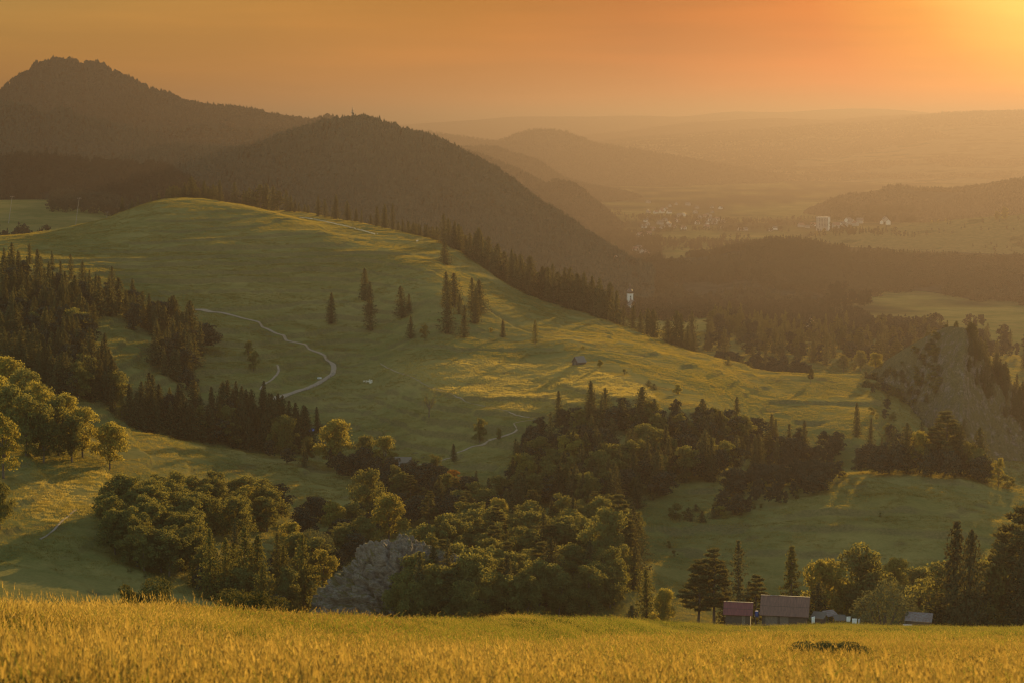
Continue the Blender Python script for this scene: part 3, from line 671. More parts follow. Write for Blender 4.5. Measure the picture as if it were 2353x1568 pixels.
def gen_bare(seed, H=11.):
    g = np.random.default_rng(seed); tr = [tube([(0, 0, -.8), (0, 0, H * .2), (.2, .1, H * .45), (.1, 0, H * .7)], [.32, .26, .18, .09], 7)]
    P = []
    for k in range(15):
        z = H * g.uniform(.28, .66); a = g.uniform(0, 6.28); l = H * g.uniform(.18, .36)
        p0 = np.array([.12, .05, z]); p1 = p0 + np.array([math.cos(a) * l * .5, math.sin(a) * l * .5, l * .6]); p2 = p0 + np.array([math.cos(a) * l * .75, math.sin(a) * l * .75, l * 1.15])
        tr.append(tube([p0, p1, p2], [.10, .065, .02], 5))
        for q in range(5):
            b = p1 + (p2 - p1) * g.random(); e = b + unit(g.normal(0, 1, 3) + np.array([0, 0, .8])) * l * .4
            tr.append(tube([b, (b + e) / 2 + g.normal(0, .05, 3), e], [.04, .028, .012], 4)); P.append(e)
    P = np.repeat(np.array(P), 5, 0); n = len(P); P = P + g.normal(0, .4, (n, 3))
    return cards(P, g.normal(0, 1, (n, 3)), g.normal(0, 1, (n, 3)), .4 * g.uniform(.6, 1.2, n), .25), merge(tr), H

PROTO = {}
def reg(kind, mat, gens):
    PROTO[kind] = []
    for i, (c, t, h) in enumerate(gens):
        PROTO[kind].append((mesh_np('crown', c[0], c[1], [M[mat]]), mesh_np('trunk', t[0], t[1], [M['bark']], True), h, float(np.abs(c[0][:, :2]).max())))
reg('spruce', 'spruce', [gen_spruce(1), gen_spruce(2, Rm=2.5), gen_spruce(3, Rm=3.8, whorls=34), gen_spruce(4, Rm=3.0, sparse=.35), gen_spruce(5, Rm=3.4, whorls=24, sparse=.2), gen_spruce(6, Rm=2.1, whorls=27), gen_spruce(12, H=18, Rm=3.6, low=.12, droop=.1), gen_spruce(13, H=22, Rm=2.9, whorls=36, droop=-.12)])
reg('spruce_wide', 'spruce', [gen_spruce(7, H=18, Rm=4.0, whorls=28, nb=11, st=6, low=.02), gen_spruce(8, H=18, Rm=4.6, nb=12, st=6, low=.02)])
reg('spruce_thin', 'spruce', [gen_spruce(9, H=22, Rm=2.7, whorls=26, nb=8, st=5, sparse=.4, card=.7)])
reg('spruce_warm', 'larch', [gen_spruce(10, H=18, Rm=3.4, whorls=26), gen_spruce(11, H=16, Rm=3.6, whorls=24)])
reg('broad', 'leaf', [gen_broad(21), gen_broad(22, H=17, Rm=4.6, clumps=36), gen_broad(23, H=15, Rm=5.6, clumps=42, low=.10), gen_broad(24, H=16, Rm=4.8, ragged=.35), gen_broad(25, H=18, Rm=4.3, clumps=36), gen_broad(26, H=14, Rm=5.0, low=.1)])
reg('gold', 'leaf_gold', [gen_broad(31, H=16, Rm=5.4, clumps=42, loose=.05), gen_broad(32, H=17, Rm=4.6, clumps=36), gen_broad(33, H=15, Rm=5.0, clumps=40, low=.10)])
reg('rust', 'leaf_rust', [gen_broad(34, H=13, Rm=4.2, clumps=16)])
reg('pine', 'pine', [gen_pine(41), gen_pine(42, Rm=4.2), gen_pine(43, H=16, Rm=4.6, tiers=9)])
reg('larch', 'larch', [gen_larch(51), gen_larch(52, Rm=3.6)])
reg('willow', 'willow', [gen_dome(61)])
reg('shrub', 'shrub', [gen_shrub(71), gen_shrub(72, Rm=1.4), gen_shrub(73, H=2.6, Rm=2.1, clumps=9), gen_shrub(74, H=3.4, Rm=1.3)])
reg('shrub_gold', 'leaf_gold', [gen_shrub(75, H=3.2, Rm=1.7, leaves=130), gen_shrub(76, H=3, Rm=2.0)])
reg('juniper', 'spruce', [gen_spruce(81, H=3.2, Rm=1.0, whorls=11, nb=7, st=4, card=.34, low=.02), gen_spruce(82, H=2.6, Rm=1.2, whorls=9, nb=7, st=4, card=.34, low=.02)])
reg('near_bush', 'pine', [gen_broad(84, H=2.2, Rm=1.9, clumps=18, leaves=420, card=.10, low=.02, ragged=.3, stem=.05, loose=.03), gen_broad(85, H=2.0, Rm=1.8, clumps=16, leaves=420, card=.10, low=.02, ragged=.3, stem=.05, loose=.05)])
reg('bare', 'shrub', [gen_bare(83)])
NAMES = dict(spruce='spruce_tree', spruce_wide='spruce_tree', spruce_thin='spruce_tree', spruce_warm='larch_tree', broad='broadleaf_tree', gold='broadleaf_tree', rust='broadleaf_tree', pine='pine_tree', larch='larch_tree', willow='willow_tree', shrub='shrub', shrub_gold='shrub', juniper='juniper_shrub', near_bush='shrub', bare='dead_tree')
CATS = dict(spruce_tree='spruce', larch_tree='larch', broadleaf_tree='tree', pine_tree='pine', willow_tree='willow', shrub='bush', juniper_shrub='juniper', dead_tree='bare tree')
BARK = [False]
SPECS = []       # (apparent height, kind, x, y, z, height m, width factor, label, group)
def want(kind, p, h, label, group=None, w=1.0, z=None):
    zz_ = float(H(np.array([p[0]]), np.array([p[1]]))[0]) if z is None else z
    SPECS.append((h / math.hypot(p[0], p[1]) * FV, kind, p[0], p[1], zz_, h, w, label, group))

def tree(kind, x, yb, yt, label, group=None, w=1.0, rmin=560, r=None, surf=None):
    """a tree at the photo point of its foot; r: distance when the foot is hidden"""
    if r is not None:
        a, _ = ray(x, yb); p = (r * math.sin(a), r * math.cos(a))
    else:
        p = hit(x, yb, rmin, surf=surf)
        if p is None: return
    r_ = math.hypot(*p); _, tt = ray(x, yt)
    z = float(H(np.array([p[0]]), np.array([p[1]]))[0])
    want(kind, p, max(1.0, tt * r_ - z), label, group, w, z)

def wood(poly, n, mix, hr, labels, group, rmin=560, sep=9.0, rmax=2400, wr=(.95, 1.5), gap=None):
    """n trees whose feet fall inside a photo polygon"""
    x0, x1 = min(p[0] for p in poly), max(p[0] for p in poly); y0, y1 = min(p[1] for p in poly), max(p[1] for p in poly)
    done, tries = [], 0; ks = list(mix); pw = np.array([mix[k] for k in ks]); pw = pw / pw.sum()
    while len(done) < n and tries < n * 60:
        tries += 1
        x, y = rng.uniform(x0, x1), rng.uniform(y0, y1)
        if not in_poly(np.array([x]), np.array([y]), poly)[0]: continue
        if any((x - a) ** 2 + ((y - b) * 1.6) ** 2 < sep ** 2 for a, b in done): continue
        p = hit(x, y, rmin, rmax)
        if p is None: continue
        done.append((x, y)); k = ks[rng.choice(len(ks), p=pw)]
        fac = dict(spruce=1.12, pine=1.0, larch=1.0, broad=.92, gold=.9, rust=.8, shrub=1, juniper=1, shrub_gold=1).get(k, 1)
        h = rng.uniform(*hr) * fac
        if k in ('shrub', 'juniper', 'shrub_gold') and hr[1] > 8: h = rng.uniform(2.5, 5)
        want(k, p, h, labels[k] if isinstance(labels, dict) else labels, group + (', ' + CATS[NAMES[k]] if isinstance(labels, dict) else ''), rng.uniform(*wr))

def band(xr, rf, n, mix, hr, labels, group, wr=(.85, 1.2), sep=9.0):
    ks = list(mix); pw = np.array([mix[k] for k in ks]); pw = pw / pw.sum(); done = []; tries = 0
    while len(done) < n and tries < n * 40:
        tries += 1
        x = rng.uniform(*xr); r_ = rf(x) if callable(rf) else rng.uniform(*rf)
        if any(abs(x - a) < sep * .5 and abs(r_ - b) < sep for a, b in done): continue
        done.append((x, r_)); a, _ = ray(x, 600); k = ks[rng.choice(len(ks), p=pw)]
        want(k, (r_ * math.sin(a), r_ * math.cos(a)), rng.uniform(*hr) * (1.1 if k == 'spruce' else .95), labels[k] if isinstance(labels, dict) else labels, group + (', ' + CATS[NAMES[k]] if isinstance(labels, dict) else ''), rng.uniform(*wr))
# ------------------------------------------------------------------ the individual trees, by the photo point of each foot
crest_d = lambda x: float(np.interp(x, [c for c in xs], [cR[10, j] for j in range(len(xs))]))
g1 = 'spruces standing in a line along the top of the grassy hill'
L1 = 'dark spruce silhouetted on the back rim of the grassy hill'
for x, b, t, l in [(281,492,461,'lone dark spruce lowest on the far shoulder of the grassy hill'),(303,485,470,'small dark spruce next above the lone one on the hill shoulder'),(317,481,462,'twin topped dark spruce half way up the hill shoulder'),
    (347,469,455,'very small spruce on the shoulder skyline of the grassy hill'),(366,462,450,'tiny spruce just below the bald top of the grassy hill'),(467,465,423,'tall spruce just beside the tallest one behind the bald hilltop'),
    (439,463,413,'tallest dark spruce behind the bald hilltop'),(506,464,423,'pointed spruce at the end of the row behind the bald hilltop'),(540,467,427,'single pointed spruce in the dip between the two hilltops'),
    (677,485,468,'small spruce ending the clump behind the second hilltop'),(658,481,446,'slim pointed spruce standing clear beside the broad dark clump'),
    (770,501,456,'tallest pointed spruce of the three above the sheep'),(731,493,460,'first of three pointed spruces above the sheep'),(747,495,465,'blunt spruce in the middle of the three above the sheep'),
    (799,509,470,'broad spruce in the centre of the ridge above the sheep'),(818,509,486,'narrow small spruce leaning on the broad one above the sheep'),(830,511,492,'open small spruce beside the narrow one on the ridge'),
    (902,530,476,'open branched spruce with sky between its boughs at the end of the ridge trio'),(883,526,477,'slender spruce in the middle of the ridge trio'),(866,522,482,'dense spruce starting the ridge trio'),(852,518,499,'low bushy spruce at the foot of the ridge trio')]:
    tree('spruce_thin' if x in (902, 830) else 'spruce', x, b + 1, t - 8, l, w=1.25 if x not in (439, 799) else 1.5, r=crest_d(x) + 6)
for x, b, t in [(390,462,437),(400,462,435),(413,461,440),(425,462,428),(450,464,432),(478,466,437),(490,466,433),(560,470,447),(573,471,440),(686,486,476),(700,488,478),(708,489,480),(925,533,514),(915,531,519),(938,536,519),(948,538,524),(956,541,522),(966,543,526),(976,546,525),(986,549,530),(996,552,532)]:
    tree('spruce', x, b + 1, t - 9, L1, g1, 1.35 if t < 445 else 1.5, r=crest_d(x) + rng.uniform(8, 28))
for x, b, t in [(384,462,442),(396,462,438),(407,461,436),(419,461,440),(432,462,436),(445,463,430),(457,464,440),(472,465,436),(484,466,442),(497,466,436),(566,470,448),(581,473,446),(668,482,458),(938,537,517),(950,540,520),(962,543,523),(980,548,526),(992,551,530),(1003,555,530)]:
    tree('spruce', x, b + 1, t - 9, L1, g1, 1.5, r=crest_d(x) + rng.uniform(10, 40))
for x, b, t, k in [(598,475,430,'pine'),(612,478,427,'spruce_wide'),(628,480,432,'spruce_wide'),(642,481,444,'pine'),(588,474,445,'spruce_wide')]:
    tree(k, x, b, t - 4, 'broad dark conifer merged into the thick clump behind the second hilltop', 'clump behind the second hilltop', 1.0, r=crest_d(x) + rng.uniform(8, 24))
for x, b, t, l, k in [(1018,560,492,'tallest pointed spruce of the big clump breaking the ridge','spruce'),(1031,566,502,'second spruce of the big clump breaking the ridge','spruce'),(1043,572,508,'round shouldered spruce of the big clump breaking the ridge','spruce'),
    (1022,607,556,'wide drop shaped spruce alone on grass below the ridge clump','spruce_wide'),
    (760,745,673,'lone narrow spruce on the open slope beside the bend of the track','spruce'),(838,690,617,'upper spruce of the tight column of three on the open slope','spruce'),(848,724,648,'middle spruce of the tight column of three on the open slope','spruce'),(850,758,684,'lowest spruce of the tight column of three on the open slope','spruce'),
    (925,730,657,'slim faint spruce in the hollow at the middle of the slope','spruce'),(940,716,675,'short companion of the slim spruce in the hollow','spruce'),(943,777,727,'squat spruce at the lower lip of the hollow','spruce'),(976,782,744,'small fuzzy broadleaf tree beside the squat spruce','broad'),
    (1026,706,625,'tall spruce at the top of the six tree group, outer one','spruce'),(1044,706,628,'tall spruce at the top of the six tree group, inner one','spruce'),(1027,766,660,'big dense spruce at the foot of the six tree group','spruce'),(1054,722,677,'short spruce between the two tall pairs on the slope','spruce'),(1066,776,702,'pale spruce hanging in front of the six tree group','spruce'),
    (1087,716,639,'tall blunt spruce of the second pair on the slope','spruce'),(1103,722,643,'slender spruce of the second pair on the slope','spruce'),(1092,743,664,'spruce standing in front of the second pair on the slope','spruce'),
    (1155,775,733,'small lone spruce on the bare lower slope','spruce'),(1229,791,734,'open branched lone larch on the bare lower slope','larch'),
    (1340,668,631,'large round crowned tree rising over the dark spruce row','broad'),(1398,692,639,'broad ragged pine at the end of the dark spruce row','pine'),
    (1728,838,794,'pointed spruce in the hollow beyond the saddle','spruce'),(1758,848,789,'taller pointed spruce in the hollow beyond the saddle','spruce'),(1672,838,818,'small round juniper at the rim of the saddle','juniper'),
    (1937,853,814,'round dark tree standing on the rim of the saddle','broad'),(1976,852,804,'taller round tree on the rim of the saddle beside the crag','broad'),(1960,851,834,'low bush between the two round trees on the saddle','shrub'),
    (1862,880,844,'lone bent little pine on the open grass of the saddle','pine'),
    (570,818,781,'round tree upper of two on the slope inside the track bend','broad'),(582,851,803,'pale round tree lower of two on the slope inside the track bend','broad'),
    (730,992,934,'narrow lone spruce beside the hidden blue roof','spruce'),(1102,1016,954,'round dark tree alone on the lower meadow','broad'),(1146,1010,980,'small pale tree beside the round dark one','broad'),
    (985,958,905,'leafless ragged tree on the lower meadow','bare'),(702,990,948,'thin bare birch before the blue roof','bare')]:
    tree(k, x, b, t, l, w={'spruce': 1.2, 'broad': .95}.get(k, 1.0), rmin=900)
# pines and golden trees near the ravine
for x, b, t, l, k in [(770,1078,958,'big golden topped tree before the cottage ravine','gold'),(838,1082,998,'yellow green tree between the big golden one and the cottage','broad'),(884,1084,998,'slim golden tree beside the dark cottage','gold'),
    (660,1052,950,'tall dark tree at the end of the spruce belt','broad'),(625,1046,988,'short pale tree at the foot of the spruce belt','broad'),(706,1058,1000,'rounded tree between spruce belt and golden tree','broad'),
    (848,1198,1074,'broad dark brown tree on the near side of the cottage ravine','broad'),(905,1140,1062,'small pale tree beside the cottage yard','broad'),(1000,1112,1038,'round tree below the footpath','broad'),(1046,1140,1074,'tree with rusty orange crown near the cottage','rust'),(1043,1062,1018,'thin dark spruce by the footpath','spruce'),
    (768,1238,1148,'bright golden round tree at the edge of the bright meadow','gold'),(893,1248,1130,'large golden tree above the grey rock','gold'),(720,1300,1210,'pale green domed tree behind the grey rock','willow'),
    (985,1218,1128,'rusty pine on top of the grey rock','pine'),(1060,1222,1140,'second rusty pine above the grey rock','pine'),(1150,1225,1140,'leaning golden green tree over the dark grove','gold'),
    (1320,1210,1150,'small bright golden tree at the edge of the dark grove','gold'),(1425,1330,1138,'tall ragged dark pine at the corner of the dark grove','pine'),(1395,1340,1160,'broad dark tree inside the corner of the grove','broad'),
    (1302,1418,1337,'pale green larch alone in front of the dark grove','spruce_warm'),(1345,1421,1383,'tiny larch at the grass edge beside the pale larch','spruce_warm'),(1270,1421,1392,'small yellowish larch at the edge of the dry meadow','spruce_warm'),
    (560,1388,1210,'tall pale larch in front of the dark broadleaf clump','spruce_warm'),(484,1375,1216,'pale larch at the outer edge of the larch group','spruce_warm'),(592,1392,1230,'leafy larch in the middle of the larch group','spruce_warm'),(520,1382,1236,'shorter larch inside the larch group','spruce_warm'),(600,1415,1298,'pointed dark larch lowest in the larch group','spruce_warm'),(640,1350,1222,'slim larch behind the larch group','larch'),(540,1330,1200,'dark crowned larch at the back of the larch group','spruce'),
    (700,1400,1228,'tall larch beside the grey rock','spruce_warm'),(655,1410,1290,'spreading tree beside the grey rock','broad'),(740,1370,1252,'leafy tree touching the grey rock','gold'),
    (252,1078,962,'open crowned golden tree standing apart on the grass','gold'),(190,1050,932,'slim golden tree next to the open crowned one','gold')]:
    tree(k, x, b, t, l, w={'spruce_warm': .95, 'gold': 1.0, 'broad': 1.0}.get(k, 1.0), rmin=590)
GE = 'golden trees massed at the foot of the spruce slope'
for x, b, t, k in [(20,960,815,'gold'),(55,985,845,'broad'),(95,1010,868,'gold'),(135,1045,905,'broad'),(165,1060,940,'broad'),(60,1045,905,'broad'),(100,1062,945,'broad'),(30,1030,880,'broad'),(150,1000,900,'gold'),(-20,1000,850,'gold'),(75,1000,890,'broad')]:
    tree(k, x, b, t, 'golden topped broadleaf tree packed among others at the frame edge', GE)
tree('gold', 8, 1098, 935, 'rusty golden tree cut by the frame beside the massed golden trees'); tree('broad', 0, 1215, 1105, 'dark round tree half cut by the frame above the shaded meadow', w=.8)
wood([(610,1050),(700,1062),(905,1100),(985,1120),(1010,1150),(900,1165),(820,1120),(740,1085),(640,1062)], 34, dict(broad=6, gold=1, spruce=1), (9, 16), dict(broad='leafy tree lining the ravine about the dark cottage', gold='golden tree lining the ravine about the dark cottage', spruce='spruce lining the ravine about the dark cottage'), 'ravine line', 800, 13)
wood([(690,1185),(760,1225),(870,1235),(960,1225),(980,1190),(880,1195),(800,1200)], 16, dict(broad=5, gold=1), (9, 15), dict(broad='leafy tree behind the grey rock on the ravine edge', gold='golden tree behind the grey rock on the ravine edge'), 'ravine edge', 700, 14)
# yard trees round the barns
for x, b, t, r_, l, k, w in [(1640,1425,1262,640,'wide dark pine behind the small maroon roofed barn','pine',1.25),(1604,1425,1288,640,'lower dark pine outermost behind the barns','pine',1.3),(1665,1425,1290,650,'ragged spruce between the dark pine and the thin black one','spruce_thin',1.2),
    (1697,1425,1243,625,'tall thin black spruce right behind the two barns','spruce_thin',1.25),(1738,1425,1322,640,'small dark pine in the gap between the two barns','pine',1.2),(1720,1425,1335,660,'low dark spruce hidden behind the thin black one','spruce',1.3),
    (1817,1425,1252,625,'tall open golden larch above the brown barn','larch',1.15),(1875,1425,1338,615,'small black spruce at the end of the brown barn','spruce',1.2),(1893,1428,1274,650,'light leafy tree between the larch and the big broadleaf','gold',.9),
    (1985,1432,1243,660,'largest broadleaf tree with yellow green top behind the clothes line','broad',1.1),(2050,1432,1275,700,'yellow green tree rising behind the grey willow','gold',.95),(1945,1432,1330,650,'dark bushy tree under the largest broadleaf','broad',1.0),
    (2032,1434,1328,600,'rounded grey green willow before the rusty shed','willow',1.0),(2108,1432,1298,680,'flat topped dark tree between the willow and the tall spruces','broad',1.35),
    (2186,1438,1198,610,'tallest dark spruce at the edge of the dry meadow','spruce',1.15),(2222,1440,1220,590,'shaggy sunlit spruce beside the tallest dark one','spruce_wide',.72),(2265,1440,1285,620,'shorter brownish tree between the spruces','broad',.9),
    (2305,1440,1212,640,'tall slender pine near the frame edge','pine',1.1),(2350,1440,1168,625,'tall dark pine cut by the frame','pine',1.3),(2338,1440,1262,585,'dark spruce in front of the cut off pine','spruce',1.1),(2395,1440,1220,600,'dark spruce just outside the meadow corner','spruce',1.2),(2240,1440,1310,640,'low tree filling the gap among the tall spruces','broad',1.2),
    (1486,1424,1308,640,'pointed green tree alone at the end of the dark grove','spruce_warm',1.0),(1522,1424,1345,630,'bright leafy young tree beside the pointed green one','gold',.7),(1455,1423,1390,600,'tiny young spruce at the meadow rim','spruce',1.2),(2135,1432,1330,690,'dark tree tucked under the tallest spruce','broad',1.0),(2160,1436,1290,650,'leafy tree behind the tallest spruce','broad',1.0)]:
    tree(k, x, b, t, l, w=w, r=r_)
# the tree crowned ridge above the terraced meadow
for x, b, t, l, k, w in [(2172,1086,946,'big dome shaped pine crowning the ridge above the terraced meadow','pine',1.5),(2082,1086,972,'tall spruce beside the dome shaped pine','spruce',1.3),(2205,1092,975,'dark spruce close behind the dome shaped pine','spruce_wide',.8),(2250,1096,982,'pointed spruce at the falling end of the ridge','spruce',1.3),(2258,1108,1042,'dense small spruce on the open end of the ridge','spruce',1.5),(2293,1116,1046,'lone golden edged tree with clear trunk at the end of the ridge','gold',.9),(2112,1086,985,'yellow green tree in front of the ridge pines','gold',.8),(2140,1088,985,'dark pine beside the dome shaped one','pine',1.2),(2318,1120,1092,'small bush last on the ridge','shrub',1.2),(1968,1002,924,'narrow dark spruce alone at the foot of the crag','spruce',1.0),(1998,1030,960,'short spruce at the foot of the crag','spruce',1.1),(2040,1010,970,'pale leafy tree at the foot of the crag','broad',1.0)]:
    tree(k, x, b, t, l, w=w, rmin=700)
wood([(1960,1080),(2080,1072),(2200,1082),(2280,1098),(2262,1108),(2100,1092),(1980,1095)], 34, dict(broad=5, gold=2, spruce=2, pine=1, shrub=1), (10, 16), 'leafy tree in the crowded belt on the ridge above the terraced meadow', 'ridge belt', 700, 8)
# woods
W_MIX = dict(spruce='dark spruce packed in the wood that climbs beside the grassy hill', broad='rounded broadleaf tree among the spruces beside the grassy hill')
wood([(0,650),(60,640),(130,672),(200,692),(270,705),(330,720),(400,748),(440,762),(445,790),(360,782),(300,762),(240,735),(215,760),(215,830),(255,870),(272,905),(270,945),(120,905),(0,850)], 230, dict(spruce=7, broad=1.6), (13, 21), W_MIX, 'slope wood', 900, 6.8)
for x, b, t in [(68,606,560),(120,620,577),(28,610,558),(10,612,570),(163,640,585),(190,650,600),(258,668,612),(45,625,580),(95,640,590),(140,650,600)]: tree('spruce', x, b, t, W_MIX['spruce'], 'slope wood, spruce', 1.2)
wood([(355,805),(395,775),(440,790),(475,800),(478,840),(430,905),(400,880),(355,855)], 36, dict(spruce=4, broad=1), (13, 19), dict(spruce='spruce in the wedge of trees between clearing and track', broad='pale broadleaf in the wedge of trees between clearing and track'), 'wedge wood', 900, 6.5)
wood([(270,965),(300,960),(400,962),(450,955),(520,945),(600,965),(680,1000),(720,1040),(640,1046),(540,1034),(420,1012),(290,988)], 84, dict(spruce=6, broad=1, larch=.6), (15, 23), dict(spruce='tall spruce in the close belt behind the bright meadow', broad='leafy tree in the spruce belt behind the bright meadow', larch='larch in the spruce belt behind the bright meadow'), 'belt wood', 955, 7.5)
wood([(40,740),(120,735),(205,780),(195,830),(100,820),(30,800)], 13, dict(broad=1), (15, 20), 'large pale broadleaf tree amid the climbing spruce wood', 'pale trees in slope wood', 900, 16)
wood([(190,860),(265,900),(262,950),(200,930)], 9, dict(broad=2, spruce=1), (10, 16), dict(broad='broadleaf tree in the gap behind the golden trees', spruce='spruce in the gap behind the golden trees'), 'gap trees', 880, 10)
wood([(245,1255),(300,1305),(430,1335),(490,1295),(560,1250),(660,1215),(682,1195),(640,1178),(560,1168),(460,1160),(380,1165),(300,1180),(250,1215)], 74, dict(broad=8, gold=1), (14, 20), dict(broad='dark broadleaf tree in the large clump below the bright meadow', gold='golden tree in the large clump below the bright meadow'), 'big clump', 590, 13)
wood([(430,1345),(480,1330),(600,1330),(690,1330),(700,1420),(620,1425),(540,1400)], 20, dict(broad=2, spruce_warm=2), (9, 16), dict(broad='leafy tree low between the larches and the grey rock', spruce_warm='larch low between the larches and the grey rock'), 'larch hollow', 590, 22)
wood([(620,1260),(690,1230),(760,1240),(820,1250),(860,1270),(780,1320),(690,1330)], 22, dict(broad=3, gold=1), (9, 15), dict(broad='leafy tree between the larches and the bright golden tree', gold='golden tree in the hollow behind the grey rock'), 'rock hollow', 640, 14)
wood([(990,1290),(1040,1250),(1200,1225),(1400,1215),(1462,1240),(1472,1300),(1440,1405),(1200,1435),(930,1440),(900,1400)], 105, dict(broad=7, spruce=1, pine=1), (13, 21), dict(broad='dark broadleaf tree in the shaded grove beside the grey rock', spruce='dark spruce in the shaded grove beside the grey rock', pine='dark pine in the shaded grove beside the grey rock'), 'shaded grove', 585, 15)
band((935, 1110), (600, 628), 26, dict(broad=5, spruce=1), (14, 23), dict(broad='dark broadleaf tree crowding against the sunny end of the grey rock', spruce='dark spruce crowding against the sunny end of the grey rock'), 'rock end', (.9, 1.2), 10)
wood([(930,1165),(1000,1125),(1130,1135),(1200,1190),(1440,1190),(1440,1215),(1100,1210),(960,1215)], 34, dict(broad=4, pine=2, spruce=1), (9, 15), dict(broad='leafy tree in the strip between ravine and shaded grove', pine='pine in the strip between ravine and shaded grove', spruce='spruce in the strip between ravine and shaded grove'), 'upper strip', 640, 12)
J_MIX = dict(broad='leafy tree in the long mixed wood below the saddle', spruce='spruce in the long mixed wood below the saddle', pine='pine in the long mixed wood below the saddle', gold='golden tree in the long mixed wood below the saddle')
wood([(1240,1005),(1290,965),(1400,955),(1540,965),(1640,988),(1750,1005),(1850,1015),(1950,1045),(1960,1072),(1760,1082),(1620,1112),(1500,1152),(1450,1182),(1190,1182),(1165,1095)], 230, dict(broad=6, spruce=4, pine=1, gold=1.2), (11, 18), J_MIX, 'saddle wood', 800, 8.5)
wood([(1180,1060),(1240,1040),(1240,1120),(1170,1120)], 6, dict(broad=1, shrub=1), (5, 9), 'low tree at the corner of the long mixed wood by the footpath', 'wood corner', 800, 14)
wood([(1680,1115),(1800,1065),(1930,1065),(1950,1105),(1850,1145),(1700,1188),(1640,1195)], 90, dict(shrub_gold=1, broad=4, gold=2, shrub=1), (6, 12), dict(shrub_gold='sunlit bush on the scrubby bank above the terraces', broad='small dark tree on the scrubby bank above the terraces', gold='small golden tree on the scrubby bank above the terraces', shrub='dark bush on the scrubby bank above the terraces'), 'scrub bank', 720, 7)
wood([(1560,1180),(1700,1150),(1760,1160),(1680,1195),(1560,1200)], 14, dict(shrub=2, juniper=2), (1.6, 3.6), dict(shrub='low bush at the foot of the scrubby bank', juniper='juniper at the foot of the scrubby bank'), 'bank foot', 720, 11)
for x, b, t, l, k in [(1550,1192,1163,'large dark juniper clump on the terraced meadow','shrub'),(1575,1192,1174,'round bush beside the juniper clump','shrub'),(1612,1198,1172,'pointed juniper below the scrubby bank','juniper'),(1640,1190,1168,'broad juniper below the scrubby bank','juniper'),(1536,1258,1243,'round dark bush alone low on the terraced meadow','shrub'),(1548,1278,1262,'flat bush beneath the round one on the terraced meadow','shrub'),(2022,1186,1176,'tiny bush on the rim of a terrace','shrub'),(1500,1150,1130,'small bush in the shaded corner of the terraced meadow','shrub'),
    (1340,802,794,'tiny bush on the slope above the wooden hut','shrub_gold'),(1378,842,826,'round bush beside the wooden hut','shrub_gold'),(1434,860,847,'small bush at the far end of the hay slope','shrub'),(1490,890,873,'upright bush at the rim of the hay slope','juniper'),(1503,893,880,'smaller upright bush at the rim of the hay slope','juniper'),(1557,905,882,'round bush above the long mixed wood','shrub_gold'),(1127,764,753,'yellowish bush among the spruces on the slope','shrub_gold'),(820,752,747,'tiny dark bush beside the tight spruce column','shrub'),
    (335,1327,1310,'grey bush at the edge of the shaded meadow','shrub'),(300,1315,1300,'small bush in the shaded meadow','shrub')]:
    tree(k, x, b, t, l, rmin=600, w=1.2)
for x, b, t, l in [(312,1406,1350,'dark leafy bush poking over the dry grass'),(575,1430,1361,'large dark bush with glowing rim over the dry grass'),(500,1428,1405,'low sunlit bush between the two dark bushes')]:
    r_ = {312: 100, 575: 118, 500: 108}[x]
    tree('near_bush', x, b, t, l, r=r_, w=.95)
for x, b, w_ in [(1925,1519,1.5),(1950,1521,1.2),(1900,1519,1.3),(2285,1547,1.1),(2262,1549,.9),(1722,1541,.9),(1878,1523,1.0),(2190,1478,1.0),(1640,1496,.8)]:
    p = hit(x, b, 36, 300)
    want('near_bush', p, .4 if w_ < 1.2 else .6, 'dark weed clump low in the dry grass before the barns', 'weed clumps in the dry grass', w_ * 2.2)
# spruce row behind the crest of the grassy hill
crest_x = [1045, 1080, 1150, 1220, 1300, 1400, 1480, 1545, 1600]; crest_r = [1612, 1590, 1545, 1497, 1475, 1450, 1430, 1415, 1400]
cr_at = lambda x: float(np.interp(x, crest_x, crest_r))
band((1050, 1420), lambda x: cr_at(x) + rng.uniform(4, 75), 140, dict(spruce=1), (18, 28), 'dark spruce in the unbroken row behind the crest of the grassy hill', 'crest row', (1.0, 1.5), 6)
for x, b, t, l in [(1432,752,703,'first of the loose spruces below the dark row'),(1452,757,702,'pointed spruce second in the loose group below the row'),(1470,760,714,'third spruce of the loose group below the row'),(1487,766,709,'tall spruce ending the loose group below the row'),(1501,768,711,'twin spruce ending the loose group below the row'),(1552,800,714,'tallest spruce of the lowest clump on the crest'),(1534,792,733,'bushy conifer of the lowest clump on the crest'),(1566,806,722,'dense spruce of the lowest clump on the crest'),(1580,812,748,'short spruce of the lowest clump on the crest'),(1592,815,768,'smallest spruce of the lowest clump on the crest')]:
    tree('spruce_wide' if 'bushy' in l else 'spruce', x, b, t, l, w=1.25, r=cr_at(x) + 18)
for x, b, t, l in [(1590,745,716,'small spruce alone in the sunny pasture beyond the crest'),(1625,800,765,'small tree at the hedge beyond the crest')]: tree('spruce', x, b, t, l, r=1750, w=1.3)
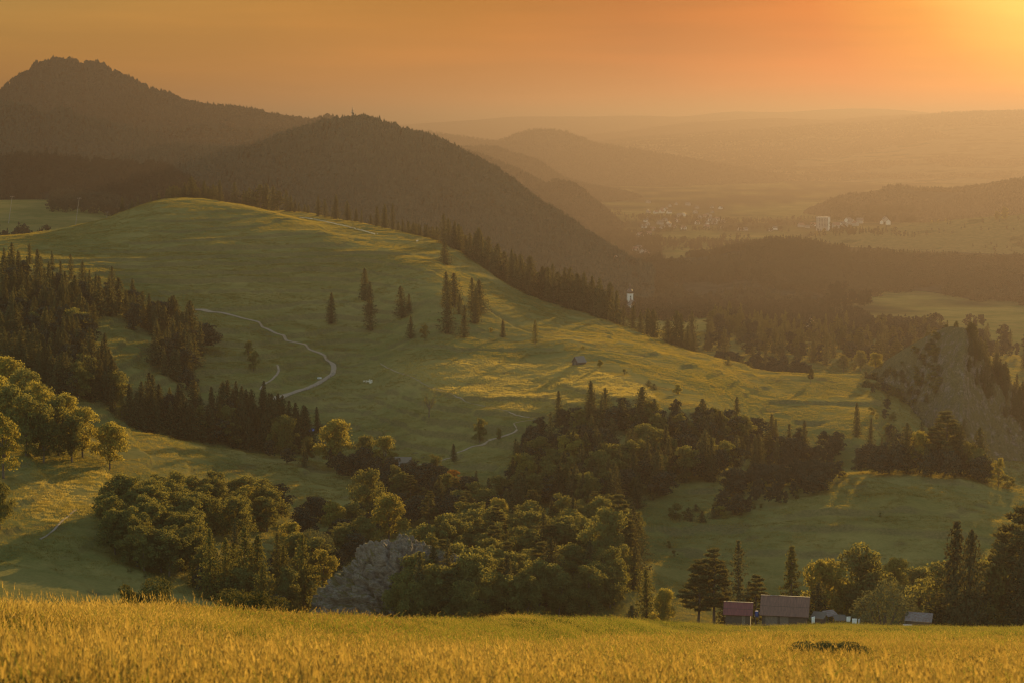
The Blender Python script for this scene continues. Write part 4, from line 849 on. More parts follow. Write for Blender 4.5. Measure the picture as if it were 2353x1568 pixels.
# woods beyond the saddle
F_MIX = dict(spruce='spruce in the hazy wood beyond the saddle', pine='pine in the hazy wood beyond the saddle', broad='leafy tree in the hazy wood beyond the saddle')
band((1625, 2180), (1720, 2100), 190, dict(spruce=4, pine=2, broad=3), (17, 25), F_MIX, 'hazy wood', (.9, 1.3), 9)
band((1650, 1870), (1470, 1620), 46, dict(broad=1), (12, 19), 'pale leafy tree in the hollow just beyond the saddle', 'hollow trees', (.9, 1.2), 12)
band((1700, 1790), (1395, 1430), 8, dict(spruce=1), (10, 14), 'dark spruce at the rim of the hollow beyond the saddle', 'hollow rim', (1.1, 1.4), 8)
band((2255, 2420), (1800, 2100), 34, dict(spruce=2, broad=3), (14, 22), dict(spruce='spruce in the glowing haze behind the crag', broad='leafy tree in the glowing haze behind the crag'), 'behind crag', (.9, 1.2), 12)
for k in range(26):
    x = 1585 + k * 2.9; a, _ = ray(x, 780); r_ = 1640 - k * 4
    want('juniper' if k % 3 else 'shrub', (r_ * math.sin(a), r_ * math.cos(a)), rng.uniform(2.5, 5.5), 'young conifer in the hedge row across the pasture beyond the crest', 'hedge row', 1.3)
# crag: bushes on its face, conifers along its far edge
def crag_tree(kind, x, y, h, label, group, w=1.0, back=0.0):
    p = hit(x, y, 1150, 1500, HC)
    if p is None: return
    r_ = math.hypot(*p); f = (r_ + back) / r_
    want(kind, (p[0] * f, p[1] * f), h, label, group, w)
for k in range(110):
    x = rng.uniform(1985, 2160); top = np.interp(x, [1960, 2100, 2185, 2210], [885, 790, 752, 760])
    y = top + 4 + rng.random() ** .8 * np.interp(x, [1985, 2050, 2200], [110, 150, 130])
    if fbm(np.array([x / 45]), np.array([y / 30]), 300, 2)[0] < -.12 and k > 12: continue
    crag_tree('shrub' if rng.random() < .7 else 'juniper', x, y, rng.uniform(2.2, 5), 'bush clinging to the grassy face of the crag', 'bushes on the crag', rng.uniform(1.0, 1.7))
for k in range(95):
    x = rng.uniform(2215, 2400); y = np.interp(x, [2200, 2235, 2310, 2352, 2400], [757, 788, 870, 905, 935]) + 3 + rng.random() ** 1.5 * 90
    crag_tree('spruce' if rng.random() < .8 else 'pine', x, y, rng.uniform(6, 15), 'small conifer along the steep sunward edge of the crag', 'crag edge, conifer', 1.3)
for x, y, h, l in [(2172,752,5,'bent pine at the very top of the crag'),(2196,752,7,'pine just behind the top of the crag'),(2228,778,11,'dark pine leaning out behind the crag top'),(2130,776,4.5,'small pine on the skyline of the crag'),(2012,850,11,'pale green round tree at the foot of the crag skyline')]:
    crag_tree('pine' if h != 11 or x > 2200 else 'gold', x, y + 3, h, l, None, 1.5, 4)
wood([(1985,900),(2030,880),(2080,960),(2060,1000),(2000,960)], 12, dict(broad=1, shrub=1), (4, 9), 'small tree at the meadow foot of the crag', 'crag foot', 1050, 12)
wood([(2000,1010),(2080,1000),(2200,1040),(2352,1060),(2352,1075),(2200,1075),(2010,1040)], 16, dict(broad=2, spruce=1), (7, 13), 'hazy tree in the dip between ridge belt and crag', 'dip trees', 985, 13, 1330)

# ------------------------------------------------------------------ make the objects: one Empty with trunk and crown each; beyond 300 of a kind, one mass
def tile(protos, pos, sc, rot, pick):
    V, F, o = [], [], 0
    for k, (pv, pf) in enumerate(protos):
        s = np.nonzero(pick == k)[0]
        if not len(s): continue
        c, n_ = np.cos(rot[s])[:, None], np.sin(rot[s])[:, None]
        x = pv[None, :, 0] * c - pv[None, :, 1] * n_; y = pv[None, :, 0] * n_ + pv[None, :, 1] * c
        P = np.stack([x * sc[s, 0:1], y * sc[s, 0:1], np.broadcast_to(pv[None, :, 2], x.shape) * sc[s, 1:2]], -1) + pos[s][:, None]
        V.append(P.reshape(-1, 3)); F.append((pf[None] + (np.arange(len(s)) * len(pv))[:, None, None]).reshape(-1, pf.shape[1]) + o); o += len(V[-1])
    return np.concatenate(V), np.concatenate(F)

SPECS.sort(key=lambda s: (s[8] is not None, -s[0]))
count, rest = {}, {}
for ap, kind, x, y, z, h, w, label, group in SPECS:
    nm = NAMES[kind]; count[nm] = count.get(nm, 0) + 1
    i = random.randrange(len(PROTO[kind])); crown, trunk, Hp, rad = PROTO[kind][i]
    if count[nm] > 300:
        rest.setdefault((nm, kind), []).append((x, y, z, h / Hp * w, h / Hp, random.uniform(0, 6.28), i)); continue
    e = empty(nm, (x, y, z - .05), label, CATS[nm], group, random.uniform(0, 6.28))
    e.scale = (h / Hp * w, h / Hp * w, h / Hp); e.rotation_euler = (random.gauss(0, .025), random.gauss(0, .025), random.uniform(0, 6.28))
    link('crown', crown, e); link('trunk', trunk, e)
for (nm, kind), rows in rest.items():
    a = np.array(rows); pr = []
    for crown, trunk, _, _ in PROTO[kind]:
        v = np.zeros(len(crown.vertices) * 3, np.float32); crown.vertices.foreach_get('co', v); v = v.reshape(-1, 4, 3)
        q = v[::3].copy(); c = q.mean(1, keepdims=True); q = c + (q - c) * 1.55
        pr.append((q.reshape(-1, 3), np.arange(len(q) * 4).reshape(-1, 4)))
    V, F = tile(pr, a[:, :3], a[:, 3:5], a[:, 5], a[:, 6].astype(int))
    mname = dict(spruce_tree='spruce_wood', broadleaf_tree='broadleaf_wood', shrub='scrub').get(nm, nm.split('_')[0] + '_wood')
    tag(link(mname, mesh_np(mname, V, F, [M['spruce' if 'spruce' in kind else 'far_leaf']])), kind='stuff')
print("TREES", count, {k: len(v) for k, v in rest.items()}); open("/tmp/trees.txt","w").write(str(count) + str({k: len(v) for k, v in rest.items()}))

# ------------------------------------------------------------------ far forests (masses nobody could count), one object per wooded hill
def blob_con(seed, n=7):
    g = np.random.default_rng(seed); V = [(0, 0, 1.0)]; F = []
    for z_, r_ in ((.62, .16), (.30, .25), (.02, .20)):
        for k in range(n):
            a = k * 6.283 / n + g.uniform(-.2, .2); q = r_ * g.uniform(.75, 1.25); V.append((q * math.cos(a), q * math.sin(a), z_ + g.uniform(-.05, .05)))
    for k in range(n):
        k2 = (k + 1) % n; F.append((0, 1 + k, 1 + k2))
        for l in range(2):
            a, b = 1 + l * n, 1 + (l + 1) * n; F += [(a + k, b + k, b + k2), (a + k, b + k2, a + k2)]
    return np.array(V, np.float32), np.array(F)
def blob_dec(seed):
    g = np.random.default_rng(seed); bm = bmesh.new(); bmesh.ops.create_icosphere(bm, subdivisions=1, radius=1)
    V = np.array([v.co[:] for v in bm.verts]); F = np.array([[v.index for v in f.verts] for f in bm.faces]); bm.free()
    V = V * (1 + g.uniform(-.22, .22, (len(V), 1))) * np.array([.40, .40, .42]) + np.array([0, 0, .56])
    return V.astype(np.float32), F
def lite(gen):
    (v, f), _, h = gen; return (v / h).astype(np.float32), f
BLOBS = [blob_con(1), blob_con(2), blob_con(3), blob_dec(4), blob_dec(5), blob_dec(6)]
MIDS = [lite(gen_spruce(91, whorls=11, nb=5, st=3, card=1.9)), lite(gen_spruce(92, Rm=3.8, whorls=10, nb=6, st=3, card=1.9)), lite(gen_broad(93, clumps=14, leaves=22, card=1.5)), lite(gen_broad(94, Rm=5.6, clumps=15, leaves=22, card=1.5)), lite(gen_broad(95, Rm=4.2, H=18, clumps=14, leaves=22, card=1.5))]
def forest(key, name, n, hr, protos, conif, tmax=.22, tmin=-1.0, clear=None, xr=None, wfac=1.0):
    h_ = HILLS[key]; n0 = int(n * 1.5)
    X = rng.uniform(*(xr or (max(h_['X'][0], -330), min(h_['X'][-1], 2680))), n0)
    a, _ = ray(X, 500); t = rng.uniform(tmin, tmax, n0)
    rc = np.interp(a, h_['a'], h_['rc']); r_ = rc + t * np.where(t < 0, h_['w1'], h_['w2'])
    x, y = r_ * np.sin(a), r_ * np.cos(a); z = h_['f'](x, y)
    keep = z > H0(x, y) - 3
    if clear: keep &= fbm(x / clear[0], y / clear[0], 400 + len(key), 3) > clear[1]
    x, y, z = x[keep][:n], y[keep][:n], z[keep][:n]; k = len(x)
    if not k: return
    hh = rng.uniform(*hr, k) * (1 + .25 * fbm(x / 90, y / 90, 410, 2)); nc = conif[0]; isc = rng.random(k) < conif[1] + .5 * fbm(x / 160, y / 160, 420, 2)
    pick = np.where(isc, rng.integers(0, nc, k), rng.integers(nc, len(protos), k)); hh = np.where(isc, hh * 1.12, hh * .92)
    V, F = tile(protos, np.stack([x, y, z - .5], 1), np.stack([hh * wfac * rng.uniform(.85, 1.2, k), hh], 1), rng.uniform(0, 6.28, k), pick)
    tag(link(name, mesh_np(name, V, F, [M['far_leaf']])), kind='stuff')
forest('mid_wood', 'forest', 7000, (14, 22), MIDS, (2, .35), .25, clear=(150, -.38))
forest('near_dark', 'forest', 4200, (13, 22), MIDS, (2, .45), .3, clear=(200, -.55))
forest('tower', 'forest', 52000, (10, 14), BLOBS, (3, .5), .2)
forest('dark', 'forest', 22000, (9, 15), BLOBS, (3, .5), .2, clear=(260, -.5))
forest('saddle', 'forest', 9000, (9, 15), BLOBS, (3, .5), .2)
forest('mountain', 'forest', 34000, (10, 16), BLOBS, (3, .55), .15, clear=(300, -.62), wfac=1.15)
forest('nose', 'forest', 9000, (9, 15), BLOBS, (3, .5), .2)
forest('nose_far', 'forest', 9000, (9, 15), BLOBS, (3, .5), .2)
forest('knob', 'forest', 11000, (10, 15), BLOBS, (3, .5), .15, -.8)
forest('right_wood', 'forest', 13000, (9, 16), BLOBS, (3, .4), .25, clear=(260, -.4))
forest('valley_wood', 'forest', 1500, (12, 19), BLOBS, (3, .3), .25)
forest('slopes', 'forest', 15000, (12, 17), BLOBS, (3, .5), .06, -.85, clear=(1100, -.02), wfac=1.6)
forest('town', 'forest', 6500, (8, 14), BLOBS, (3, .2), .05, -.95, clear=(170, .02), wfac=1.3)

forest('pasture', 'copse', 260, (7, 12), MIDS, (2, .2), .02, -.95, clear=(120, .12))
# trees and copses on the valley floor
def floor_wood(name, xr, rr_, n, hr, thr, lam, zmax=0):
    X = rng.uniform(*xr, n * 3); r_ = rng.uniform(*rr_, n * 3); a, _ = ray(X, 600); x, y = r_ * np.sin(a), r_ * np.cos(a)
    k = fbm(x / lam, y / lam, 430, 3) > thr; x, y = x[k][:n], y[k][:n]; k = len(x); z = H(x, y); q = z < zmax; x, y, z = x[q], y[q], z[q]; k = len(x)
    hh = rng.uniform(*hr, k); pick = np.where(rng.random(k) < .3, rng.integers(0, 2, k), rng.integers(2, 5, k))
    V, F = tile(MIDS, np.stack([x, y, z - .4], 1), np.stack([hh * 1.05, hh], 1), rng.uniform(0, 6.28, k), pick)
    tag(link(name, mesh_np(name, V, F, [M['far_leaf']])), kind='stuff')
floor_wood('valley_trees', (1230, 1520), (2300, 5200), 2600, (8, 15), -.10, 200, -222)
floor_wood('valley_trees', (1400, 2000), (2120, 2850), 1900, (9, 17), -.15, 130)
floor_wood('valley_trees', (1950, 2450), (2080, 2350), 350, (9, 17), .0, 130)
floor_wood('valley_trees', (1330, 2100), (4300, 6600), 2200, (8, 15), .06, 220, -222)
floor_wood('valley_trees', (-300, 120), (1930, 2150), 170, (10, 17), -.2, 90)
floor_wood('valley_trees', (120, 1000), (2450, 3000), 1200, (10, 18), -.25, 220)
# ------------------------------------------------------------------ tracks
ROADS = []
def strip(name, line, width, rmin, lift, jit=0.25, kind='structure'):
    pts = [hit(x, y, rmin) for x, y in line]; pts = np.array([p for p in pts if p])
    d = np.concatenate([[0], np.cumsum(np.hypot(*np.diff(pts, axis=0).T))]); s = np.arange(0, d[-1], 1.5)
    px, py = pchip1(d, pts[:, 0], s), pchip1(d, pts[:, 1], s)
    tx, ty = np.gradient(px), np.gradient(py); L = np.hypot(tx, ty); nx, ny = -ty / L, tx / L
    rows = []
    for k in np.linspace(-1, 1, 5):
        o = k * width / 2 * (1 + jit * fbm(s / 9 + 40 * (k > 0), s * 0, 500, 3))
        x, y = px + nx * o, py + ny * o; rows.append(np.stack([x, y, H(x, y) + lift - .10 * abs(k)], 1))
    V = np.stack(rows, 1).reshape(-1, 3)
    o = link(name, mesh_np(name, V, grid_faces(len(s), 5), [M['track']], True)); tag(o, kind=kind); ROADS.append((px, py, width)); return px, py
TR = strip('dirt_road', [(436,711),(470,714),(500,718),(530,724),(560,732),(600,748),(640,768),(680,787),(720,806),(748,821),(764,836),(766,850),(752,867),(728,882),(690,896),(655,908),(630,914),(616,919)], 3.0, 1000, .35)
strip('dirt_path', [(636,838),(640,850),(634,862),(618,876),(602,888),(596,895)], 1.3, 1000, .22)
strip('dirt_path', [(1188,986),(1160,1000),(1120,1013),(1090,1024),(1060,1036),(1030,1052),(990,1064),(955,1068)], 1.5, 880, .25)
strip('dirt_path', [(874,834),(930,860),(1000,892),(1060,914),(1120,934),(1180,950),(1230,962),(1180,972),(1188,986)], .5, 900, .15)
strip('dirt_path', [(175,1170),(150,1190),(125,1215),(90,1240)], .8, 590, .2)

# ------------------------------------------------------------------ the grey rock behind the meadow
def rock_outcrop():
    r0 = 640.0; c = pt_r(912, 1440, r0); bm = bmesh.new(); bmesh.ops.create_icosphere(bm, subdivisions=7, radius=1)
    V = np.array([v.co[:] for v in bm.verts]); F = np.array([[v.index for v in f.verts] for f in bm.faces]); bm.free()
    s = r0 / FV
    x, y, z = V.T
    P = np.stack([np.sign(x) * np.abs(x) ** 1.30 * 212 * s, y * 24, np.sign(z) * np.abs(z) ** .95 * 212 * s], 1)
    P[:, 0] += np.where(P[:, 2] > 0, P[:, 2] * .08, 0)
    Nn = unit(V)
    n = 5.5 * fbm(P[:, 0] / 13 + P[:, 1] / 16, P[:, 2] / 10, 510, 4) + 2.2 * fbm(P[:, 0] / 3.5 + P[:, 1] / 5, P[:, 2] / 2.2 - P[:, 0] / 6, 511, 4)
    st = (P[:, 2] + .45 * P[:, 0] + 3 * fbm(P[:, 0] / 14, P[:, 1] / 14, 512, 3)) / 3.4; n += 1.1 * (np.abs(st - np.floor(st) - .5) * 2 - .5)
    w1 = worley(P[:, 0] / 7, P[:, 1] / 7, P[:, 2] / 4.5 + P[:, 0] / 14, 3); w2 = worley(P[:, 0] / 2.2, P[:, 1] / 2.2, P[:, 2] / 1.5 + P[:, 0] / 5, 4)
    n += 2.6 * (np.minimum(w1, .3) / .3 - .8) + .8 * (np.minimum(w2, .3) / .3 - .8)
    P = P + Nn * n[:, None] + c
    o = link('rock_outcrop', mesh_np('rock_outcrop', P, F, [M['rock']], True))
    tag(o, 'rounded grey limestone cliff rising behind the dry foreground grass', 'rock'); return c
RC = rock_outcrop()
# small bushes on the rock
# ------------------------------------------------------------------ small building kit
def part(name, mat, parent, boxes=(), polys=(), tubes=()):
    V, F4, F3, o = [], [], [], 0
    for (x0, y0, z0, x1, y1, z1) in boxes:
        v = np.array([(x0,y0,z0),(x1,y0,z0),(x1,y1,z0),(x0,y1,z0),(x0,y0,z1),(x1,y0,z1),(x1,y1,z1),(x0,y1,z1)], float)
        V.append(v); F4.append(np.array([(3,2,1,0),(4,5,6,7),(0,1,5,4),(1,2,6,5),(2,3,7,6),(3,0,4,7)]) + o); o += 8
    for pts, th in polys:      # a slab from a quad, thickness along its normal
        p = np.array(pts, float); n = unit(np.cross(p[1] - p[0], p[2] - p[0])) * th
        V += [p, p + n]; F4.append(np.array([(3,2,1,0),(4,5,6,7),(0,1,5,4),(1,2,6,5),(2,3,7,6),(3,0,4,7)]) + o); o += 8
    for path, rad, n in tubes:
        v, f = tube(path, rad, n); V.append(v); F4.append(f + o); o += len(v)
    return link(name, mesh_np(name, np.concatenate(V), np.concatenate(F4), [M[mat]]), parent)

def gable(name, parent, mat, L, W, hw):
    """walls with gable ends as one closed shell; ridge along x"""
    return None
def house(nm, label, cat, loc, rz, L, W, hw, hr, wall, roof, group=None, eave=.5, windows=0, door=False, chimney=False, sides=True):
    e = empty(nm, loc, label, cat, group, rz)
    x, y = L / 2, W / 2
    V = [(-x,-y,-2),(x,-y,-2),(x,y,-2),(-x,y,-2),(-x,-y,hw),(x,-y,hw),(x,y,hw),(-x,y,hw),(-x,0,hw+hr),(x,0,hw+hr)]
    link('wall', mesh_np('wall', V, [np.array([(0,1,5,4),(2,3,7,6)]), np.array([(1,2,6,9,5),(3,0,4,8,7)])], [M[wall]]), e)
    k = eave / y * hr; X = x + eave
    rf = part('roof', roof, e, polys=[([(-X,-y-eave,hw-k+.02),(X,-y-eave,hw-k+.02),(X,0,hw+hr+.02),(-X,0,hw+hr+.02)], .14), ([(X,y+eave,hw-k+.02),(-X,y+eave,hw-k+.02),(-X,0,hw+hr+.02),(X,0,hw+hr+.02)], .14)])
    if chimney: part('chimney', 'concrete', rf, [(-.3 + x * .4, -.3 + y * .3, hw, .3 + x * .4, .3 + y * .3, hw + hr + 1.1)])
    for i in range(windows):
        wx = -x + L * (i + .5) / windows
        part('window', 'window', e, [(wx - .45, -y - .04, hw * .40, wx + .45, -y + .05, hw * .40 + 1.1)])
    if windows:
        part('window', 'window', e, [(-x - .04, -.45, hw * .9, -x + .05, .45, hw * .9 + 1.1)])
    if door: part('door', 'wood_dark', e, [(x * .25 - .5, -y - .05, 0, x * .25 + .5, -y + .05, 2)])
    return e
def gpos(x, r_, dz=0):
    a, _ = ray(x, 900); px, py = r_ * math.sin(a), r_ * math.cos(a); return (px, py, float(H(np.array([px]), np.array([py]))[0]) + dz)
def face(x): return -float(ray(x, 900)[0])       # heading that shows a long side to the camera

# the two barns: heights taken from the photograph at their distance
rb = 588.0; s = rb / FV
def top_z(y, r_): return float(ray(1800, y)[1]) * r_
zg = top_z(1433, rb)
def barn(nm, label, x0, x1, yr, ye, depth, wall, roof, rz_add, r_=rb, over=.7):
    xc = (x0 + x1) / 2; L = (x1 - x0) / FV * r_ - 2 * over; a, _ = ray(xc, 1400)
    zr, ze = top_z(yr, r_ + depth / 2), top_z(ye, r_ - over)
    yd = depth / 2; hr_full = zr - ze; hw = ze - zg + hr_full * over / (yd + over)
    return house(nm, label, 'barn', (r_ * math.sin(a) + 0, (r_ + depth / 2) * math.cos(a), zg), -a + rz_add, L, depth, hw, zr - zg - hw, wall, roof, eave=over), L, hw, yd, zr - zg - hw
b1, L1_, hw1, yd1, zr1 = barn('barn', 'large timber barn with long steep brown sheet metal roof', 1752, 1865, 1369, 1415, 9.0, 'wood_dark', 'roof_brown', R(-4))
def roof_trim(b, L, hw, hr, yd, over):
    e_ = L / 2 + over; k = lambda f: (-(yd + over) * (1 - f), (hw - over / yd * hr) + (hr + over / yd * hr) * f)
    part('ridge_cap', 'roof_rust', b, [(-e_ - .05, -.22, hw + hr + .12, e_ + .05, .22, hw + hr + .26)])
    y0, z0 = k(.47); part('seam_strip', 'wood_dark', b, [(-e_, y0 - .05, z0 + .17, e_, y0 + .05, z0 + .24)])
    for x_ in (-e_ - .06, e_ - .02): part('barge_board', 'wood_dark', b, polys=[([(x_, -yd - over, hw - over / yd * hr - .25), (x_ + .08, -yd - over, hw - over / yd * hr - .25), (x_ + .08, 0, hw + hr - .2), (x_, 0, hw + hr - .2)], .16)])
roof_trim(b1, L1_, hw1, zr1, yd1, .7)
part('plank_door', 'wood_old', b1, [(-1.2, -yd1 - .08, -.5, 1.3, -yd1 + .02, hw1 - .35)])
part('wall_plank', 'wood_old', b1, [(-L1_ * .42, -yd1 - .05, -.5, -L1_ * .15, -yd1 + .02, hw1 - .3)])
b2, L2_, hw2, yd2, zr2 = barn('barn', 'small timber barn with maroon sheet metal roof', 1665, 1733, 1386, 1416, 6.5, 'wood_dark', 'roof_red', R(-3))
roof_trim(b2, L2_, hw2, zr2, yd2, .7)
part('plank_door', 'wood_old', b2, [(1.2, -yd2 - .06, -.5, 2.2, -yd2 + .02, hw2 - .3)])
def shed(label, x, y0, r_, L, W, h1, h2, wall, roof, rz=0.0):
    """lean-to with one sloped roof"""
    a, t = ray(x, y0); e = empty('shed', (r_ * math.sin(a), r_ * math.cos(a), float(t) * r_), label, 'shed', None, -float(a) + rz)
    part('roof', roof, e, polys=[([(-L/2-.3,-W/2-.3,h1),(L/2+.3,-W/2-.3,h1),(L/2+.3,W/2+.3,h2),(-L/2-.3,W/2+.3,h2)], .1)])
    q = L / 2 - .05, W / 2 - .05
    if wall: part('wall', wall, e, [(-q[0],-q[1],-1,q[0],q[1],min(h1,h2)-.12)])
    else:
        for sx in (-1, 1):
            for sy in (-1, 1): part('post', 'wood_old', e, [(sx*q[0]-.07,sy*q[1]-.07,-1,sx*q[0]+.07,sy*q[1]+.07,(h1 if sy < 0 else h2)-.05)])
    return e
shed('dark lean to against the end of the brown barn', 1880, 1430, 592, 3.6, 4, 1.9, 2.9, 'wood_dark', 'wood_old', R(-14))
shed('open shelter with bright tilted tin roof beside the brown barn', 1907, 1428, 600, 3.4, 2.6, 2.2, 3.3, None, 'roof_rust', R(35))
shed('low dark hut with patched roof beside the clothes line', 1929, 1429, 598, 3.2, 2.6, 1.0, 2.0, 'wood_dark', 'wood_old', R(12))
shed('low shed with rusty grey tin roof under the tall spruces', 2110, 1434, 592, 7.4, 4, 1.5, 3.2, 'wood_dark', 'roof_rust', R(-5))
# barrel, tank, tarp, wash basin heap
p = gpos(1745, 590); zb = top_z(1416, 590)
e = empty('barrel', (p[0], p[1], zb), 'blue plastic barrel on a stand between the two barns', 'barrel')
part('body', 'blue', e, tubes=[([(0,0,0),(0,0,.08),(0,0,.5),(0,0,1.0),(0,0,1.5),(0,0,1.56)], [.52,.60,.63,.63,.60,.5], 18)])
part('lid', 'blue', e, tubes=[([(0,0,1.54),(0,0,1.6),(0,0,1.61)], [.56,.56,.02], 18)]); part('stand', 'wood_old', e, [(-.7,-.7,-.25,.7,.7,-.01),(-.6,-.6,-2.2,-.45,-.45,-.25),(.45,-.6,-2.2,.6,-.45,-.25)])
p = gpos(2096, 585); zb = top_z(1433, 585)
e = empty('water_tank', (p[0], p[1], zb), 'square grey concrete tank before the rusty roofed shed', 'tank', None, face(2096))
part('basin', 'concrete', e, [(-1.3,-.9,-1,1.3,.9,1.25)]); part('rim', 'concrete', e, [(-1.36,-.96,1.25,1.36,.96,1.36)]); part('pipe', 'steel', e, tubes=[([(-.8,0,1.3),(-.8,0,2.3),(-.8,.1,2.4)], [.06,.06,.06], 6)])
p = gpos(2062, 560); zb = top_z(1433, 560)
bm = bmesh.new(); bmesh.ops.create_icosphere(bm, subdivisions=3, radius=1)
for v in bm.verts: v.co = Vector((v.co.x * .85, v.co.y * .6, v.co.z * .45)) * (1 + .25 * math.sin(3 * v.co.x + 1) * math.sin(4 * v.co.y))
me = bpy.data.meshes.new('boulder'); bm.to_mesh(me); bm.free(); me.materials.append(M['concrete']); o = link('boulder', me); o.location = (p[0], p[1], zb + .2)
tag(o, 'pale lump of stone on the earth bank before the willow', 'stone')
# a white sheet hung at the barn corner
def cloth(label, x, r_, zt, w, h, group=None, rz=0.0, tilt=.0):
    a, _ = ray(x, 1415); n, k = 9, 8; V = []
    for i in range(k):
        for j in range(n):
            u, v = j / (n - 1) - .5, i / (k - 1); V.append((u * w * (1 - .10 * v), .12 * math.sin(u * 9 + v * 2) * v + .10 * v, -v * h + tilt * u * w))
    V = np.array(V); V2 = np.concatenate([V, V + np.array([0, .012, 0])]); f = grid_faces(k, n); m = k * n
    ring = [*range(n), *[i * n + n - 1 for i in range(1, k)], *[m - 1 - j for j in range(1, n)], *[i * n for i in range(k - 2, 0, -1)]]
    rim = np.array([(ring[i], ring[(i + 1) % len(ring)], ring[(i + 1) % len(ring)] + m, ring[i] + m) for i in range(len(ring))])
    o = link('cloth', mesh_np('cloth', V2, np.concatenate([f[:, ::-1], f + m, rim]), [M['cloth']], True))
    o.location = (r_ * math.sin(a), r_ * math.cos(a), zt); o.rotation_euler = (0, 0, -float(a) + rz); return tag(o, label, 'laundry', group)
cloth('white sheet draped at the corner of the brown barn', 1868, 583, top_z(1413, 583), 1.0, 2.0, tilt=.3)
rl = 584.0
cloth('white cloth pegged at the barn end of the clothes line', 1949, rl, top_z(1409.5, rl), 1.25, 1.6, rz=R(20))
cloth('wide white cloth in the middle of the clothes line', 1963, rl, top_z(1413.5, rl), 1.5, 1.5, rz=R(8)); cloth('narrow white cloth at the willow end of the clothes line', 1973.5, rl, top_z(1413.5, rl), .5, 1.5, rz=R(50))
a0, a1 = gpos(1938, rl), gpos(1986, rl); z0, z1 = top_z(1404, rl), top_z(1411, rl)
e = empty('clothes_line', (a0[0], a0[1], a0[2]), 'sagging clothes line between two wooden poles before the willow', 'clothes line')
dx, dy = a1[0] - a0[0], a1[1] - a0[1]
part('pole', 'wood_old', e, tubes=[([(0,0,-1),(0,0,z0-a0[2]+.3)], [.09,.07], 6)]); part('pole', 'wood_old', e, tubes=[([(dx,dy,-1+a1[2]-a0[2]),(dx,dy,z1-a0[2]+.2)], [.09,.07], 6)])
tt = np.linspace(0, 1, 9); part('line', 'dark_steel', e, tubes=[([(dx*t, dy*t, (z0+(z1-z0)*t-.55*math.sin(math.pi*t))-a0[2]) for t in tt], [.025]*9, 4)])
# fences
def fence(label, line, r_of, h, mat='wood_old', gap=2.5, rails=(.45, .9), seed=0):
    P = np.array([gpos(x, r_of(x)) for x in line]); d = np.concatenate([[0], np.cumsum(np.hypot(*np.diff(P[:, :2], axis=0).T))])
    n = max(2, int(d[-1] / gap)); s_ = np.linspace(0, d[-1], n + 1); px, py = np.interp(s_, d, P[:, 0]), np.interp(s_, d, P[:, 1]); pz = H(px, py)
    e = empty('rail_fence', (px[0], py[0], pz[0]), label, 'fence'); g = np.random.default_rng(seed); hh = h * g.uniform(.9, 1.2, n + 1)
    for i in range(n + 1):
        q = np.array([px[i] - px[0], py[i] - py[0], pz[i] - pz[0]]); l = g.normal(0, .06, 2)
        part('post', mat, e, tubes=[([q + (0, 0, -.5), q + (l[0], l[1], hh[i])], [.09, .07], 5)])
    for i in range(n):
        A = np.array([px[i] - px[0], py[i] - py[0], pz[i] - pz[0]]); B = np.array([px[i+1] - px[0], py[i+1] - py[0], pz[i+1] - pz[0]])
        for f in rails: part('rail', mat, e, tubes=[([A + (0, -.1, h * f + g.normal(0, .04)), B + (0, -.1, h * f + g.normal(0, .04))], [.06, .05], 5)])
    return e
fence('weathered rail fence in front of the two barns', [1636, 1668, 1700, 1740, 1790, 1850], lambda x: 570 + .02 * (x - 1640), 1.9, gap=3.2, rails=(.5, .9))
fence('low rail fence leading to the maroon roofed barn', [1580, 1600, 1620, 1634], lambda x: 556, 1.3, gap=2.6)
fence('short pale rail at the rim of the dry meadow', [1376, 1384, 1392, 1404], lambda x: 330, .9, gap=1.6, rails=(.85,))
roadp = [hit(x, y + 3, 950) for x, y in [(770,850),(757,868),(732,884),(694,899),(658,911),(634,917)]]
e_ = [(math.atan2(*p), math.hypot(*p)) for p in roadp]; fx = [CX + FV * math.tan(a) for a, _ in e_]; o_ = np.argsort(fx)
fence('pole fence along the outer side of the track bend', [fx[i] for i in o_], lambda x: float(np.interp(x, [fx[i] for i in o_], [e_[i][1] for i in o_])) - 2.5, 1.3, gap=6, rails=(.8,))
p = hit(734, 872, 1000); e = empty('water_trough', (*p, float(H0(np.array(p[0]), np.array(p[1])))), 'small pale trough on legs by the track bend', 'trough', None, .2)
part('basin', 'concrete', e, [(-1.3,-.6,.7,1.3,.6,1.6)])
for sx in (-1, 1): part('leg', 'wood_old', e, [(sx*1.1-.1,-.5,-.3,sx*1.1+.1,.5,.7)])
# wooden hut on the hay slope, cottage in the ravine
p = hit(1330, 836, 950); zh = float(H0(np.array(p[0]), np.array(p[1]))); e = house('hut', 'old wooden hay hut with steep grey shingle roof on the hay slope', 'hut', (*p, zh), R(38), 6.0, 5.0, 1.7, 2.9, 'wood_dark', 'roof_grey', eave=.45)
part('door', 'wood_old', e, [(-3.06,-.5,0,-2.97,.6,1.5)])
p = hit(926, 1078, 900); zh = float(H0(np.array(p[0]), np.array(p[1])))
e = house('cottage', 'dark timber cottage with brown shingle roof among the ravine trees', 'cottage', (*p, zh), R(-6), 7.4, 6.4, 2.6, 3.6, 'wood_dark', 'wood_old', eave=.5)
part('porch_roof', 'roof_grey', e, polys=[([(-2.4,-5.6,1.9),(2.2,-5.6,1.9),(2.2,-3.3,2.8),(-2.4,-3.3,2.8)], .1)])
for sx in (-2.2, 2.0): part('porch_post', 'wood_old', e, [(sx-.08,-5.4,-1,sx+.08,-5.24,1.9)])
p = hit(908, 1070, 900); zh = float(H0(np.array(p[0]), np.array(p[1]))); e = empty('market_tent', (*p, zh), 'blue and white tarpaulin shelter behind the dark cottage', 'shelter', None, .3)
